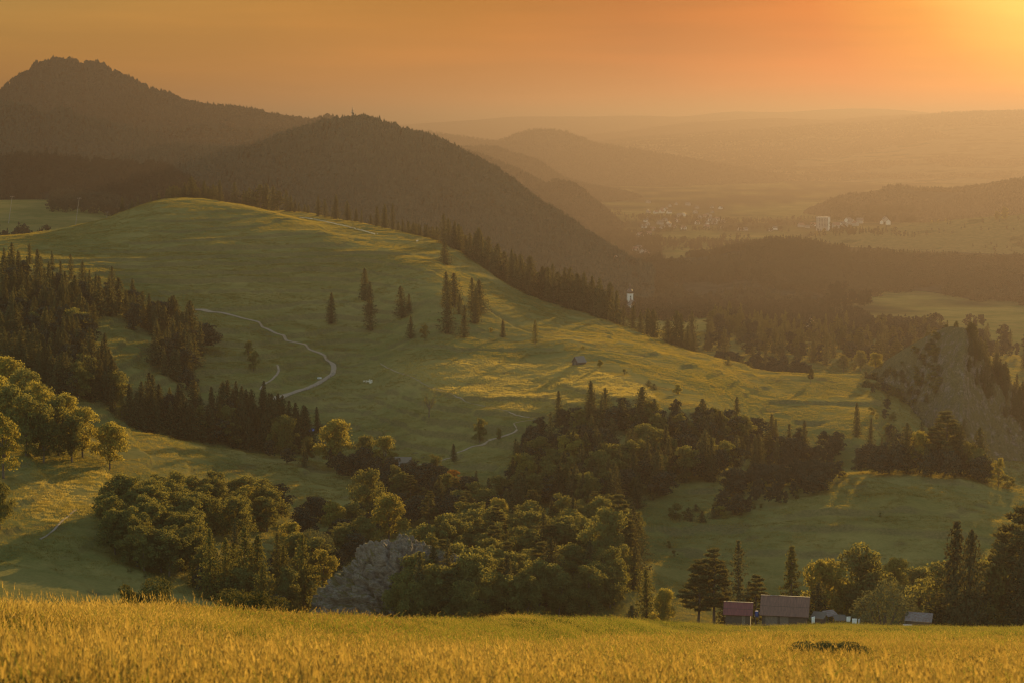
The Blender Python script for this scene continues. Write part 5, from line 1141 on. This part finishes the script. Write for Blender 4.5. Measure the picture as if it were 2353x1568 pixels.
part('canopy', 'blue', e, polys=[([(-2,-1.5,2.3),(2,-1.5,2.3),(2,1.5,3.0),(-2,1.5,3.0)], .06)]); part('side', 'cloth', e, [(-2,1.4,0,2,1.46,2.4)])
for sx in (-1.9, 1.9): part('post', 'steel', e, [(sx-.05,-1.45,-.5,sx+.05,-1.35,2.3)])
p = hit(711, 996, 900); zh = float(H0(np.array(p[0]), np.array(p[1])))
house('shed', 'low shed with pale blue roof hidden among ravine trees', 'shed', (*p, zh), R(10), 4.5, 3.5, 2.0, 1.0, 'wood_dark', 'blue', eave=.3)
for x, y, rz in ((958, 1040, .2), (972, 1050, 1.1), (940, 1076, .5)):
    p = hit(x, y, 900); zh = float(H0(np.array(p[0]), np.array(p[1])))
    o = link('log', mesh_np('log', *tube([(-2,0,.15),(-1,.05,.18),(1,0,.16),(2,.04,.2)], [.14,.16,.15,.12], 8), [M['wood_old']])); o.location = (*p, zh); o.rotation_euler = (0, 0, rz); tag(o, 'pale felled log on the meadow beside the cottage', 'log', 'logs beside the cottage')

# ------------------------------------------------------------------ sheep and the shepherd
def skin_mesh(name, nodes, edges, mat, sub=2):
    me = bpy.data.meshes.new(name); me.from_pydata([n[:3] for n in nodes], edges, []); o = bpy.data.objects.new(name, me); COL.objects.link(o)
    m = o.modifiers.new('s', 'SKIN'); m.use_smooth_shade = True; sv = me.skin_vertices[0].data
    for i, n in enumerate(nodes): sv[i].radius = (n[3], n[4] if len(n) > 4 else n[3]); sv[i].use_root = i == 0
    d = o.modifiers.new('d', 'SUBSURF'); d.levels = d.render_levels = sub
    bpy.context.view_layer.update(); dg = bpy.context.evaluated_depsgraph_get()
    out = bpy.data.meshes.new_from_object(o.evaluated_get(dg)); bpy.data.objects.remove(o); out.name = name; out.materials.clear(); out.materials.append(M[mat]); return out
SH = [(0,0,.62,.24,.26),(.32,0,.64,.22,.24),(-.34,0,.62,.23,.25),(.52,0,.74,.12),(.66,0,.82,.085),(.82,0,.74,.06),
      (.30,.12,.40,.07),(.31,.12,.2,.045),(.31,.12,.02,.04),(.30,-.12,.40,.07),(.33,-.12,.2,.045),(.35,-.12,.02,.04),(-.34,.12,.42,.09),(-.38,.12,.24,.045),(-.34,.12,.02,.04),(-.34,-.12,.42,.09),(-.40,-.12,.24,.045),(-.38,-.12,.02,.04),(-.58,0,.60,.06),(.68,.11,.86,.03),(.68,-.11,.86,.03)]
SE = [(0,1),(0,2),(1,3),(3,4),(4,5),(1,6),(6,7),(7,8),(1,9),(9,10),(10,11),(2,12),(12,13),(13,14),(2,15),(15,16),(16,17),(2,18),(4,19),(4,20)]
sheep_me = skin_mesh('sheep', SH, SE, 'fleece', 1)
def sheep(x, y, rz, label, group, rmin=1300, r_=None, sc=1.1):
    p = hit(x, y, rmin) if r_ is None else gpos(x, r_)[:2]
    if p is None: return
    o = link('sheep', sheep_me); o.location = (p[0], p[1], float(H0(np.array(p[0]), np.array(p[1])))); o.rotation_euler = (0, 0, rz); o.scale = (sc,) * 3; tag(o, label, 'sheep', group)
lx = [690, 720, 760, 800, 840, 861]; ly = [501, 505, 513.5, 523, 533.5, 539.5]
for k in range(70):
    t = k / 69; x = 690 + 171 * t ** .97 + rng.normal(0, .4); sheep(x, np.interp(x, lx, ly) + rng.normal(0, .35), R(-35) + rng.normal(0, .4), 'white sheep walking in the long file down the hill ridge', 'file of sheep on the ridge', 1500)
for k in range(17):
    sheep(845 + rng.normal(0, 8), 877 + rng.normal(0, 1.8), rng.uniform(0, 6.28), 'white sheep grazing in the small huddle below the track', 'sheep grazing below the track', 1000)
sheep(958, 556, .4, 'pair of white sheep resting on the upper slope', None, 1400, sc=1.7)
PN = [(0,0,.95,.15,.11),(0,0,1.15,.15,.11),(0,0,1.38,.17,.11),(0,0,1.52,.065),(0,.01,1.60,.075),(0,.02,1.72,.085),(0,.01,1.80,.05),(.19,0,1.40,.065),(.25,.03,1.14,.05),(.24,.12,.90,.042),(.24,.15,.80,.03),(-.19,0,1.40,.065),(-.25,.02,1.14,.05),(-.27,.14,.92,.042),(-.27,.18,.83,.03),(.10,0,.88,.095),(.11,.03,.50,.07),(.11,-.01,.10,.05),(.11,.12,.04,.045),(-.10,0,.88,.095),(-.12,.10,.50,.07),(-.12,.16,.10,.05),(-.12,.28,.05,.045)]
PE = [(0,1),(1,2),(2,3),(3,4),(4,5),(5,6),(2,7),(7,8),(8,9),(9,10),(2,11),(11,12),(12,13),(13,14),(0,15),(15,16),(16,17),(17,18),(0,19),(19,20),(20,21),(21,22)]
body = skin_mesh('person', PN, PE, 'shirt', 2)
for m_ in ('skin', 'trouser'): body.materials.append(M[m_])
for f in body.polygons:
    z = f.center.z; f.material_index = 1 if z > 1.50 or (z < .92 and abs(f.center.x) > .20) else (2 if z < .92 else 0)
for x, y, l in ((866.5, 541, 'shepherd in grey clothes leading the file of sheep'),):
    p = hit(x, y, 1500); o = link('person', body); o.location = (*p, float(H0(np.array(p[0]), np.array(p[1])))); o.rotation_euler = (0, 0, R(-150)); o.scale = (1.15,) * 3; tag(o, l, 'person')

# ------------------------------------------------------------------ mast, ski lift, farm, church, chalets, town
p = pt_r(810, 263, 3150); zb = float(H(np.array([p[0]]), np.array([p[1]]))[0])
Hm = float(ray(810, 245)[1]) * 3150 - zb
e = empty('transmitter_mast', (p[0], p[1], zb), 'transmitter mast on top of the dark wooded hill', 'mast')
part('shaft', 'dark_steel', e, tubes=[([(0,0,-3),(0,0,Hm*.55),(0,0,Hm*.8),(0,0,Hm)], [1.1,.8,.45,.2], 10)])
for f, q in ((.42, 1.7), (.58, 1.9), (.74, 1.4)): part('platform', 'dark_steel', e, tubes=[([(0,0,Hm*f-.8),(0,0,Hm*f-.7),(0,0,Hm*f+.7),(0,0,Hm*f+.8)], [.6,q,q,.6], 12)])
for k in range(3): part('dish', 'concrete', e, tubes=[([(1.8*math.cos(k*2.1-1.5),1.8*math.sin(k*2.1-1.5),Hm*(.45+.1*k)),(2.5*math.cos(k*2.1-1.5),2.5*math.sin(k*2.1-1.5),Hm*(.45+.1*k))], [.3,1.3], 10)])
for x, yb, yt, r_, l in ((19, 497, 451, 2350, 'leaning ski lift pylon at the frame edge'), (172, 515, 455, 2300, 'tallest thin ski lift pylon in the middle of the far pasture'), (243, 506, 487, 2450, 'short ski lift pylon by the hill shoulder')):
    a, t = ray(x, yb); z0 = float(H(np.array([r_*math.sin(a)]), np.array([r_*math.cos(a)]))[0]); z1 = float(ray(x, yt)[1]) * r_
    e = empty('lift_pylon', (r_*math.sin(a), r_*math.cos(a), z0), l, 'pylon', None, -float(a)); h = z1 - z0
    part('post', 'steel', e, tubes=[([(0,0,-1),(h*.16,0,h)], [.32,.2], 8)]); part('crossbar', 'steel', e, [(h*.16-2.2,-.2,h-.5,h*.16+2.2,.2,h-.15)])
    for sx in (-2, 2): part('roller', 'steel', e, [(h*.16+sx-.2,-1.4,h-.9,h*.16+sx+.2,1.4,h-.5)])
def at_farm(x, y): return hit(x, y, 2400, 3000)
for nm, l, x, y, L, W, hw, hr, rz, wa, ro in (('house', 'small dark house with white ground floor on the far pasture', 127, 464, 13, 9, 3, 5, -.5, 'wood_old', 'roof_grey'), ('farmhouse', 'long dark timber farm building at the wood edge', 148, 466, 26, 10, 3.5, 4.5, -.15, 'wood_dark', 'wood_dark'), ('farmhouse', 'gabled end wing of the dark farm building', 160, 468, 13, 11, 4.5, 6, -1.1, 'wood_dark', 'wood_dark')):
    p = at_farm(x, y)
    if p: house(nm, l, 'house', (*p, float(H(np.array([p[0]]), np.array([p[1]]))[0])), rz, L, W, hw, hr, wa, ro, windows=3)
# church tower beyond the crest
def church():
    r_ = 2500.; a, _ = ray(1447, 690); x, y = r_*math.sin(a), r_*math.cos(a); z0 = float(ray(1447, 705)[1]) * r_; k = r_ / FV
    e = empty('church', (x, y, z0), 'white church tower with dark onion dome beyond the crest', 'church', None, -float(a) + .25)
    w = 6.0 * k; h = 30 * k
    part('tower', 'white', e, [(-w,-w,-14,w,w,h)]); part('cornice', 'white', e, [(-w-.35,-w-.35,h,w+.35,w+.35,h+.5)])
    for z_ in (h*.80, h*.60): part('window', 'window', e, [(-.75,-w-.08,z_-1.4,.75,-w+.05,z_+1.0)])
    part('clock', 'window', e, tubes=[([(0,-w-.12,h*.70),(0,-w+.02,h*.70)], [.9,.9], 14)])
    part('dome', 'copper', e, tubes=[([(0,0,h+.4),(0,0,h+1.2),(0,0,h+2.6),(0,0,h+4.4),(0,0,h+5.8),(0,0,h+7.0),(0,0,h+9.2),(0,0,h+10.2),(0,0,h+11.2),(0,0,h+13.5)], [3.4,4.0,4.3,3.4,1.9,1.2,1.1,1.5,.5,.08], 16)])
    part('roof', 'roof_grey', e, polys=[([(-5.5,-22,3),(-5.5,-3,3),(0,-3,9.5),(0,-22,9.5)][::-1], .2), ([(5.5,-22,3),(5.5,-3,3),(0,-3,9.5),(0,-22,9.5)], .2)]); part('nave', 'white', e, [(-5,-21.5,-12,5,-3.4,3)])
church()
for nm, l, x, y, r_, L, W, hw, hr, rz, wa, ro in (('chalet', 'white house with bright sunlit roof on the meadow beyond the crest', 1542, 706, 2450, 6, 5, 1.6, 2.6, 1.0, 'cream', 'roof_grey'), ('chalet', 'wide gabled chalet showing above the hazy wood', 1862, 750, 2150, 13, 9, 3.2, 4.6, 1.45, 'cream', 'roof_tile'), ('chalet', 'second pale roof left of the wide chalet', 1822, 747, 2200, 7, 5.5, 2.2, 2.8, .3, 'cream', 'roof_grey')):
    a, t = ray(x, y); house(nm, l.replace(' left of', ' next to'), 'house', (r_*math.sin(a), r_*math.cos(a), float(t)*r_), rz - float(a), L, W, hw, hr, wa, ro, windows=3, chimney=True)
HV = 'houses of the hazy valley town'; g = np.random.default_rng(5)
def surf_hit(x, y, rmin, rmax):
    return hit(x, y, rmin, rmax, H)
V_H = [(1395,598),(1405,592),(1412,590),(1420,593),(1428,596),(1436,594),(1408,602),(1424,602),(1440,600),(1450,596),(1398,606),(1415,607),(1460,577),(1468,574),(1475,582),(1492,584),(1484,580),(1510,586),(1337,596),(1345,594),(1352,598),(1330,648),(1322,645)]
T_H = [(int(x), y) for x, y in zip(g.uniform(1480, 1660, 44), g.uniform(466, 528, 44))] + [(1490,540),(1500,530),(1520,526),(1535,522),(1470,545),(1620,500),(1632,498),(1648,508),(1660,512),(1700,530),(1712,530),(1770,532),(1780,528),(1840,522),(1855,524),(1868,520),(1920,522),(1935,515),(1948,512),(1955,514),(1965,518),(1975,512),(1940,520),(2025,512),(2033,508),(2040,515)]
hp = [None, None]
for i, (x, y) in enumerate(V_H + T_H):
    nv = i < len(V_H); p = surf_hit(x, y, 2600 if nv else 4300, 10600)
    if p is None: continue
    z = float(H(np.array([p[0]]), np.array([p[1]]))[0]); sc = g.uniform(.7, 1.15) * (1.0 if nv else 1.2)
    lab = 'small white gabled house in the hazy valley below the dark hill' if nv else 'tiny pale house scattered over the hazy town slope'
    grp = 'houses in the valley below the dark hill' if nv else HV
    e = house('house', lab, 'house', (p[0], p[1], z), g.uniform(-.9, .9) + (1.57 if g.random() < .5 else 0), 12 * sc, 9 * sc, 4.5 * sc, 4.5 * sc, 'cream' if g.random() < .3 else 'dull_wall', ['roof_tile', 'roof_grey', 'wood_old'][g.integers(0, 3)], grp, windows=0)
def block(nm, label, cat, x0, x1, yt, yb, r_, depth, floors, cols, wall, rz=0.0, flat=True):
    xc = (x0 + x1) / 2; a, t = ray(xc, yb); z0 = float(t) * r_; h = float(ray(xc, yt)[1]) * r_ - z0; L = (x1 - x0) / FV * r_
    e = empty(nm, (r_*math.sin(a), r_*math.cos(a), z0), label, cat, None, -float(a) + rz)
    part('wall', wall, e, [(-L/2,-depth/2,-25,L/2,depth/2,h)]); part('roof', 'roof_tile' if not flat else 'concrete', e, [(-L/2-.6,-depth/2-.6,h,L/2+.6,depth/2+.6,h+1.6)])
    for i in range(floors):
        for j in range(cols):
            cx_ = -L/2 + L*(j+.5)/cols; cz_ = h*(i+.30)/floors
            part('window', 'window', e, [(cx_-L/cols*.28,-depth/2-.12,cz_,cx_+L/cols*.28,-depth/2+.1,cz_+h/floors*.45)])
    return e
block('apartment_block', 'long white block of flats with five floors in the hazy town', 'building', 1722, 1780, 521, 535, 6000, 16, 5, 11, 'cream', .08)
e = block('hotel', 'tall slab hotel at the foot of the wooded hill', 'building', 1877, 1903, 500, 523, 5300, 20, 8, 7, 'dull_wall', .35)
part('stair_tower', 'cream', e, [(10,-10.4,-25,16,3,27)])
p = pt_r(1625, 512, 6500); p = (p[0], p[1], float(ray(1625, 527)[1]) * 6500)
e = empty('church', p, 'small pale church tower in the hazy town', 'church'); part('tower', 'white', e, [(-3.5,-3.5,-20,3.5,3.5,16)]); part('spire', 'roof_grey', e, tubes=[([(0,0,16),(0,0,17),(0,0,22)], [3.6,3.4,.1], 8)])
# trees that stand apart on the far pastures
FT = 'trees apart on the far pastures'
for x, yb, yt, r_, l in ((2308,500,474,4750,'tallest round tree on the skyline of the far pasture'),(2290,499,484,4750,'smaller tree beside the tallest one on the far pasture'),(1893,534,524,4780,'small round tree at the low end of the far pasture'),(1875,538,530,4780,'bush like tree at the low end of the far pasture'),(1925,532,522,4780,'tree standing apart on the far pasture edge'),
    (2140,512,505,4780,'first tree of the group on the brow of the far pasture'),(2155,511,503,4780,'middle tree of the group on the brow of the far pasture'),(2172,509,502,4780,'last tree of the group on the brow of the far pasture')):
    a, _ = ray(x, yb); q = (r_*math.sin(a), r_*math.cos(a)); z0 = float(H(np.array([q[0]]), np.array([q[1]]))[0]); h = float(ray(x, yt)[1])*r_ - z0
    c, t, hp_, _ = PROTO['broad'][int(x) % 6]; e = empty('broadleaf_tree', (*q, z0), l, 'tree'); s_ = max(6, h)/hp_; e.scale = (s_*1.1, s_*1.1, s_); link('crown', c, e); link('trunk', t, e)
for x, y in [(1463,461),(1495,459),(1512,457),(1535,455),(1560,451),(1580,448),(1600,445),(1640,441),(1665,440),(1690,437),(1705,437),(1718,437),(1735,436),(1748,435),(1760,435),(1790,437),(1850,440),(1870,441),(1885,442)]:
    p = hit(x, y + 2.5, 8500, 10700, HILLS['town']['f'])
    if p is None: continue
    c, t, hp_, _ = PROTO['broad'][int(x) % 6]; z0 = float(HILLS['town']['f'](np.array([p[0]]), np.array([p[1]]))[0]); e = empty('broadleaf_tree', (*p, z0), 'tiny round tree in the broken row along the town hill skyline', 'tree', 'row along the town hill skyline'); s_ = rng.uniform(13, 20)/hp_; e.scale = (s_*1.3, s_*1.3, s_); link('crown', c, e); link('trunk', t, e)
# ------------------------------------------------------------------ grass: tufts of real blades spread by geometry nodes (nobody could count it)
def blade_mat(name, a, b, ta, tb, tf=.5):
    m, nt, nd, lk = new_mat(name); g = N(nt, 'ShaderNodeNewGeometry'); oi = N(nt, 'ShaderNodeObjectInfo'); nz = noise(nt, .05, 4, .6); nz2 = noise(nt, .4, 3, .6)
    f = math_n(nt, 'ADD', math_n(nt, 'MULTIPLY', g.outputs['Random Per Island'], .45), math_n(nt, 'ADD', math_n(nt, 'MULTIPLY', nz, 1.0), math_n(nt, 'MULTIPLY', nz2, .9)))
    f = math_n(nt, 'MULTIPLY', math_n(nt, 'SUBTRACT', f, .92), 1.7, True)
    d = N(nt, 'ShaderNodeBsdfDiffuse'); t = N(nt, 'ShaderNodeBsdfTranslucent'); lk.new(mixc(nt, f, a, b), d.inputs[0]); lk.new(mixc(nt, f, ta, tb), t.inputs[0])
    mx = N(nt, 'ShaderNodeMixShader'); mx.inputs[0].default_value = tf; lk.new(d.outputs[0], mx.inputs[1]); lk.new(t.outputs[0], mx.inputs[2])
    o = N(nt, 'ShaderNodeOutputMaterial'); lk.new(mx.outputs[0], o.inputs[0]); return m
M['blade'] = blade_mat('dry_grass_blades', (.034, .052, .010), (.12, .105, .022), (.15, .20, .025), (.40, .335, .05))
M['seed'] = blade_mat('grass_seed_heads', (.12, .085, .025), (.24, .17, .055), (.34, .23, .05), (.62, .44, .11))
M['hayblade'] = blade_mat('tall_hay_blades', (.20, .155, .04), (.32, .24, .07), (.46, .36, .08), (.68, .52, .13), .6)

def tuft(seed, n, H_, spread, seeds, w=.012, mats=('blade', 'seed')):
    g = np.random.default_rng(seed); V, F, mi = [], [], []
    def quad(p0, p1, w0, w1, side, m):
        o = len(V); V.extend([p0 - side * w0, p0 + side * w0, p1 + side * w1, p1 - side * w1]); F.append((o, o+1, o+2, o+3)); mi.append(m)
    for k in range(n):
        a = g.uniform(0, 6.28); b = np.array([*(g.normal(0, spread, 2)), -.05]); h = H_ * g.uniform(.45, 1.0); le = g.uniform(.1, .55) * h; d = np.array([math.cos(a), math.sin(a), 0]); side = np.array([-d[1], d[0], 0])
        if g.random() < .5: side = d
        p1 = b + d * le * .3 + np.array([0, 0, h * .55]); p2 = b + d * le + np.array([0, 0, h]); ww = w * g.uniform(.6, 1.3)
        quad(b, p1, ww, ww * .8, side, 0); quad(p1, p2, ww * .8, ww * .15, side, 0)
        if g.random() < seeds:
            q = b + d * le * 1.15 + np.array([0, 0, h * 1.22]); quad(p2 - (p2 - p1) * .3, q, ww * .3, ww * .3, side, 1)
            for s_ in (0, .35, .7): quad(q - np.array([0, 0, .14 * h * (1 - s_)]), q + d * .03 + np.array([0, 0, .09 * h * (1 - s_)]), ww * 1.7, ww * .7, side if s_ != .35 else d, 1)
    o = bpy.data.objects.new('grass_tuft', mesh_np('grass_tuft', np.array(V), np.array(F), [M[m] for m in mats], mi=mi)); return o

def scatter(name, pts, sc, protos, seed):
    me = bpy.data.meshes.new(name); me.vertices.add(len(pts)); me.vertices.foreach_set('co', np.asarray(pts, np.float32).ravel())
    at = me.attributes.new('size', 'FLOAT_VECTOR', 'POINT'); at.data.foreach_set('vector', np.asarray(sc, np.float32).ravel()); me.update()
    o = link(name, me); tag(o, kind='stuff')
    coll = bpy.data.collections.new(name + '_source')
    for p in protos: coll.objects.link(p)
    ng = bpy.data.node_groups.new(name, 'GeometryNodeTree'); ng.interface.new_socket('Geometry', in_out='INPUT', socket_type='NodeSocketGeometry'); ng.interface.new_socket('Geometry', in_out='OUTPUT', socket_type='NodeSocketGeometry')
    n = ng.nodes; l = ng.links; gi, go = n.new('NodeGroupInput'), n.new('NodeGroupOutput'); ci = n.new('GeometryNodeCollectionInfo'); ci.inputs['Collection'].default_value = coll; ci.inputs['Separate Children'].default_value = True; ci.inputs['Reset Children'].default_value = True
    ip = n.new('GeometryNodeInstanceOnPoints'); l.new(gi.outputs[0], ip.inputs['Points']); l.new(ci.outputs[0], ip.inputs['Instance']); ip.inputs['Pick Instance'].default_value = True
    rv = n.new('FunctionNodeRandomValue'); rv.data_type = 'FLOAT_VECTOR'; rv.inputs[0].default_value = (-.12, -.12, 0); rv.inputs[1].default_value = (.12, .12, 6.283); rv.inputs['Seed'].default_value = seed; l.new(rv.outputs[0], ip.inputs['Rotation'])
    na_ = n.new('GeometryNodeInputNamedAttribute'); na_.data_type = 'FLOAT_VECTOR'; na_.inputs['Name'].default_value = 'size'; l.new(na_.outputs[0], ip.inputs['Scale'])
    l.new(ip.outputs[0], go.inputs[0]); md = o.modifiers.new('grass', 'NODES'); md.node_group = ng; return o

def near_pts(n, r0, r1, seed, power=1.0):
    g = np.random.default_rng(seed); a = g.uniform(R(-19.5), R(19.5), n); u = g.random(n)
    r_ = r0 * (r1 / r0) ** u if power == 1.0 else np.sqrt(r0 ** 2 + (r1 ** 2 - r0 ** 2) * u)
    x, y = r_ * np.sin(a), r_ * np.cos(a); X = CX + FV * np.tan(a)
    lim = np.interp(X, [-250, 0, 200, 400, 600, 800, 1000, 1200, 1400, 1600, 1800, 2650], [95, 100, 105, 118, 140, 165, 200, 275, 400, 540, 585, 600])
    k = r_ < lim; return x[k], y[k], r_[k], X[k]
M['forb'] = leaf_mat('meadow_herbs', (.03, .045, .010), (.065, .08, .02), (.16, .17, .03), .35)
T_near = [tuft(600 + i, 60, .62, .34, .45, .0055) for i in range(5)] + [tuft(611, 8, 1.0, .5, 1.0, .006)]
T_mid = [tuft(620 + i, 60, .55, .55, .40, .011) for i in range(5)]
T_far = [tuft(640 + i, 60, .50, .95, .35, .022) for i in range(5)]
T_forb = [tuft(618 + i, 46, .40, .30, 0, .018, ('forb', 'forb')) for i in range(3)]
green = lambda x, y: np.clip(1 - .55 * np.exp(-((x - pt_r(1560, 1430, 420)[0]) ** 2 / 60 ** 2 + (y - pt_r(1560, 1430, 420)[1]) ** 2 / 35 ** 2)) , .3, 1)
for nm, n, r0, r1, pr, sd, hs in (('grass', 42000, 22, 100, T_near, 1, 1.0), ('grass', 36000, 85, 260, T_mid, 2, 1.0), ('grass', 46000, 220, 600, T_far, 3, 1.0)):
    x, y, r_, X = near_pts(n, r0, r1, sd); z = H0(x, y); v = .45 + .75 * vnoise(x / 5, y / 5, 700) + .5 * (vnoise(x / 22, y / 22, 701) - .3) + .3 * (vnoise(x / 1.6, y / 1.6, 702) - .5); tall = np.interp(X, [0, 500, 1200, 2352], [.85, .70, .62, .55]) * green(x, y)
    hgt = v * tall * np.random.default_rng(sd).uniform(.75, 1.2, len(x)); w_ = np.random.default_rng(sd + 50).uniform(.85, 1.3, len(x)); scatter(nm, np.stack([x, y, z], 1), np.stack([w_, w_, hgt], 1), pr, sd)
x, y, r_, X = near_pts(60000, 24, 580, 5); q = vnoise(x / 9, y / 9, 740) + .5 * vnoise(x / 2.5, y / 2.5, 741) + .35 * vnoise(x / 40, y / 25, 742); k = q > 1.13; x, y, r_ = x[k], y[k], r_[k]
wv = np.clip(r_ / 90, .8, 3.0); hv = np.random.default_rng(3).uniform(.5, 1.25, len(x)); scatter('meadow_herbs', np.stack([x, y, H0(x, y)], 1), np.stack([wv, wv, hv], 1), T_forb, 15)
# unmown hay on the sunny slope, tussocks on the shaded meadow
T_hay = [tuft(660 + i, 26, .45, .9, .3, .05, ('hayblade', 'hayblade')) for i in range(4)]
def poly_pts(poly, n, seed):
    P = np.array(poly); g = np.random.default_rng(seed); x = g.uniform(P[:, 0].min(), P[:, 0].max(), n * 3); y = g.uniform(P[:, 1].min(), P[:, 1].max(), n * 3); wob_ = 8 * fbm(x / 18, y / 18, 61, 3); k = in_poly(x + wob_, y + wob_, poly); return x[k][:n], y[k][:n]
x, y = poly_pts(HAY_W, 4200, 9); dn = (vnoise(x / 12, y / 5, 720) > .16) & (rng.random(len(x)) < .85); x, y = x[dn], y[dn]; hs = .7 + .8 * vnoise(x / 9, y / 9, 721)
scatter('hay_grass', np.stack([x, y, H0(x, y)], 1), np.stack([np.ones_like(x), np.ones_like(x), hs], 1), T_hay, 9)
x, y = poly_pts(TUS_W, 2600, 10); dn = vnoise(x / 2.2, y / 2.2, 722) > .60; x, y = x[dn], y[dn]; hs = .6 + .8 * vnoise(x / 3, y / 3, 723)
scatter('tussock_grass', np.stack([x, y, H0(x, y)], 1), np.stack([np.ones_like(x), np.ones_like(x), hs], 1), T_hay, 10)

# short sward on every slope of the middle distance that the camera can see
M['sward'] = blade_mat('pasture_blades', (.05, .060, .016), (.14, .11, .03), (.20, .19, .035), (.52, .36, .07), .55)
T_sw = [tuft(680 + i, 26, .48, .8, .15, .036, ('sward', 'sward')) for i in range(5)]
sl = HG / RG[:, None]; run = np.maximum.accumulate(np.where(RG[:, None] > 560, sl, -9), 0)
g = np.random.default_rng(77); n = 330000; a = g.uniform(R(-17.6), R(17.6), n); r_ = np.sqrt(640 ** 2 + (1950 ** 2 - 640 ** 2) * g.random(n)); x, y = r_ * np.sin(a), r_ * np.cos(a); z = H0(x, y)
ia = np.clip(np.interp(a, AZ, np.arange(na)).round().astype(int), 0, na - 1); ir = np.clip(np.interp(r_, RG, np.arange(len(RG))).astype(int), 0, len(RG) - 1)
from mathutils.kdtree import KDTree
kd = KDTree(sum(len(q[0][::2]) for q in ROADS)); i_ = 0
for qx, qy, _w in ROADS:
    if _w < 1: continue
    for u, v in zip(qx[::2], qy[::2]): kd.insert((u, v, 0), i_); i_ += 1
kd.balance(); offroad = np.array([kd.find((u, v, 0))[2] for u, v in zip(x, y)]) > 4.0
z2 = H0((r_ + 4) * np.sin(a), (r_ + 4) * np.cos(a)); riser = (z2 - z > .55) & (g.random(n) < .9)
k = ~riser & offroad & ~in_poly(x, y, HAY_W) & (z / r_ > run[ir, ia] - 1.0 / r_) & (HC(x, y) < z) & (vnoise(x / 14, y / 14, 730) > .22); x, y, z = x[k], y[k], z[k]; print('SWARD', len(x))
hs = (.55 + .8 * vnoise(x / 22, y / 22, 731)) * g.uniform(.7, 1.25, len(x)); wv = g.uniform(.8, 1.3, len(x))
scatter('grass', np.stack([x, y, z], 1), np.stack([wv, wv, hs], 1), T_sw, 77)

# ------------------------------------------------------------------ air, sun and sky
bm = bmesh.new(); bmesh.ops.create_cube(bm, size=1)
lo, hi_ = np.array([-24000, -1500, -334.]), np.array([24000, 52000, 262.])
for v in bm.verts: v.co = Vector([(lo[i] + hi_[i]) / 2 + v.co[i] * (hi_[i] - lo[i]) for i in range(3)])
me = bpy.data.meshes.new('haze'); bm.to_mesh(me); bm.free()
m, nt, nd, lk = new_mat('haze_air'); pv = N(nt, 'ShaderNodeVolumePrincipled'); pv.inputs['Color'].default_value = HAZE_COL; pv.inputs['Density'].default_value = HAZE_D; pv.inputs['Anisotropy'].default_value = HAZE_G
o_ = N(nt, 'ShaderNodeOutputMaterial'); lk.new(pv.outputs[0], o_.inputs['Volume']); me.materials.append(m)
tag(link('haze', me), kind='stuff')

SUN_AZ, SUN_EL = float(ray(*SUN_V)[0]), math.atan(float(ray(*SUN_V)[1]))
sd = bpy.data.lights.new('sun', 'SUN'); sd.energy = SUN_E; sd.angle = R(.53); sd.color = SUN_C
so = bpy.data.objects.new('sun', sd); COL.objects.link(so)
sv = Vector((math.sin(SUN_AZ) * math.cos(SUN_EL), math.cos(SUN_AZ) * math.cos(SUN_EL), math.sin(SUN_EL)))
so.rotation_euler = sv.to_track_quat('Z', 'Y').to_euler(); so.location = sv * 900
w = bpy.data.worlds.new('World'); SC.world = w; w.use_nodes = True; nt = w.node_tree; nt.nodes.clear(); lk = nt.links
sky = N(nt, 'ShaderNodeTexSky', sky_type='NISHITA'); sky.sun_disc = False; sky.sun_elevation = SUN_EL; sky.sun_rotation = SUN_AZ
sky.air_density, sky.dust_density, sky.ozone_density, sky.altitude = SKY_AIR, SKY_DUST, SKY_OZ, 700
tc = N(nt, 'ShaderNodeTexCoord')
dt = N(nt, 'ShaderNodeVectorMath', operation='DOT_PRODUCT'); lk.new(tc.outputs['Generated'], dt.inputs[0]); dt.inputs[1].default_value = sv
warm = ramp(nt, math_n(nt, 'DIVIDE', math_n(nt, 'ARCCOSINE', dt.outputs['Value']), R(70), True), SKY_WARM)
c = mixc(nt, 1.0, sky.outputs[0], warm.outputs[0], 'MULTIPLY')
# thin streaks of high cloud
mp = N(nt, 'ShaderNodeMapping'); mp.inputs['Scale'].default_value = (4, 4, 46); mp.inputs['Rotation'].default_value = (0, .06, 0); lk.new(tc.outputs['Generated'], mp.inputs[0])
cn = N(nt, 'ShaderNodeTexNoise'); cn.inputs['Scale'].default_value = 1.6; cn.inputs['Detail'].default_value = 6; lk.new(mp.outputs[0], cn.inputs['Vector'])
c = mixc(nt, ramp(nt, cn.outputs[0], [(.42, (0, 0, 0)), (.72, (.8, .8, .8))]).outputs[0], c, mixc(nt, 1.0, c, (1.30, 1.24, 1.15), 'MULTIPLY'))
bg = N(nt, 'ShaderNodeBackground'); bg.inputs['Strength'].default_value = SKY_S; lk.new(c, bg.inputs['Color'])
ow = N(nt, 'ShaderNodeOutputWorld'); lk.new(bg.outputs[0], ow.inputs[0])

v = SC.view_settings; v.view_transform = 'Standard'; v.look = 'None'; v.exposure = EXPO; v.gamma = 1; v.use_curve_mapping = False
cy = SC.cycles; cy.use_denoising = True; cy.max_bounces = 5; cy.diffuse_bounces = 2; cy.glossy_bounces = 1; cy.transmission_bounces = 3; cy.volume_bounces = 0; cy.transparent_max_bounces = 8
cy.use_adaptive_sampling = False; cy.sample_clamp_indirect = 6
SC.render.film_transparent = False; cy.pixel_filter_type = 'BLACKMAN_HARRIS'; cy.filter_width = 1.2
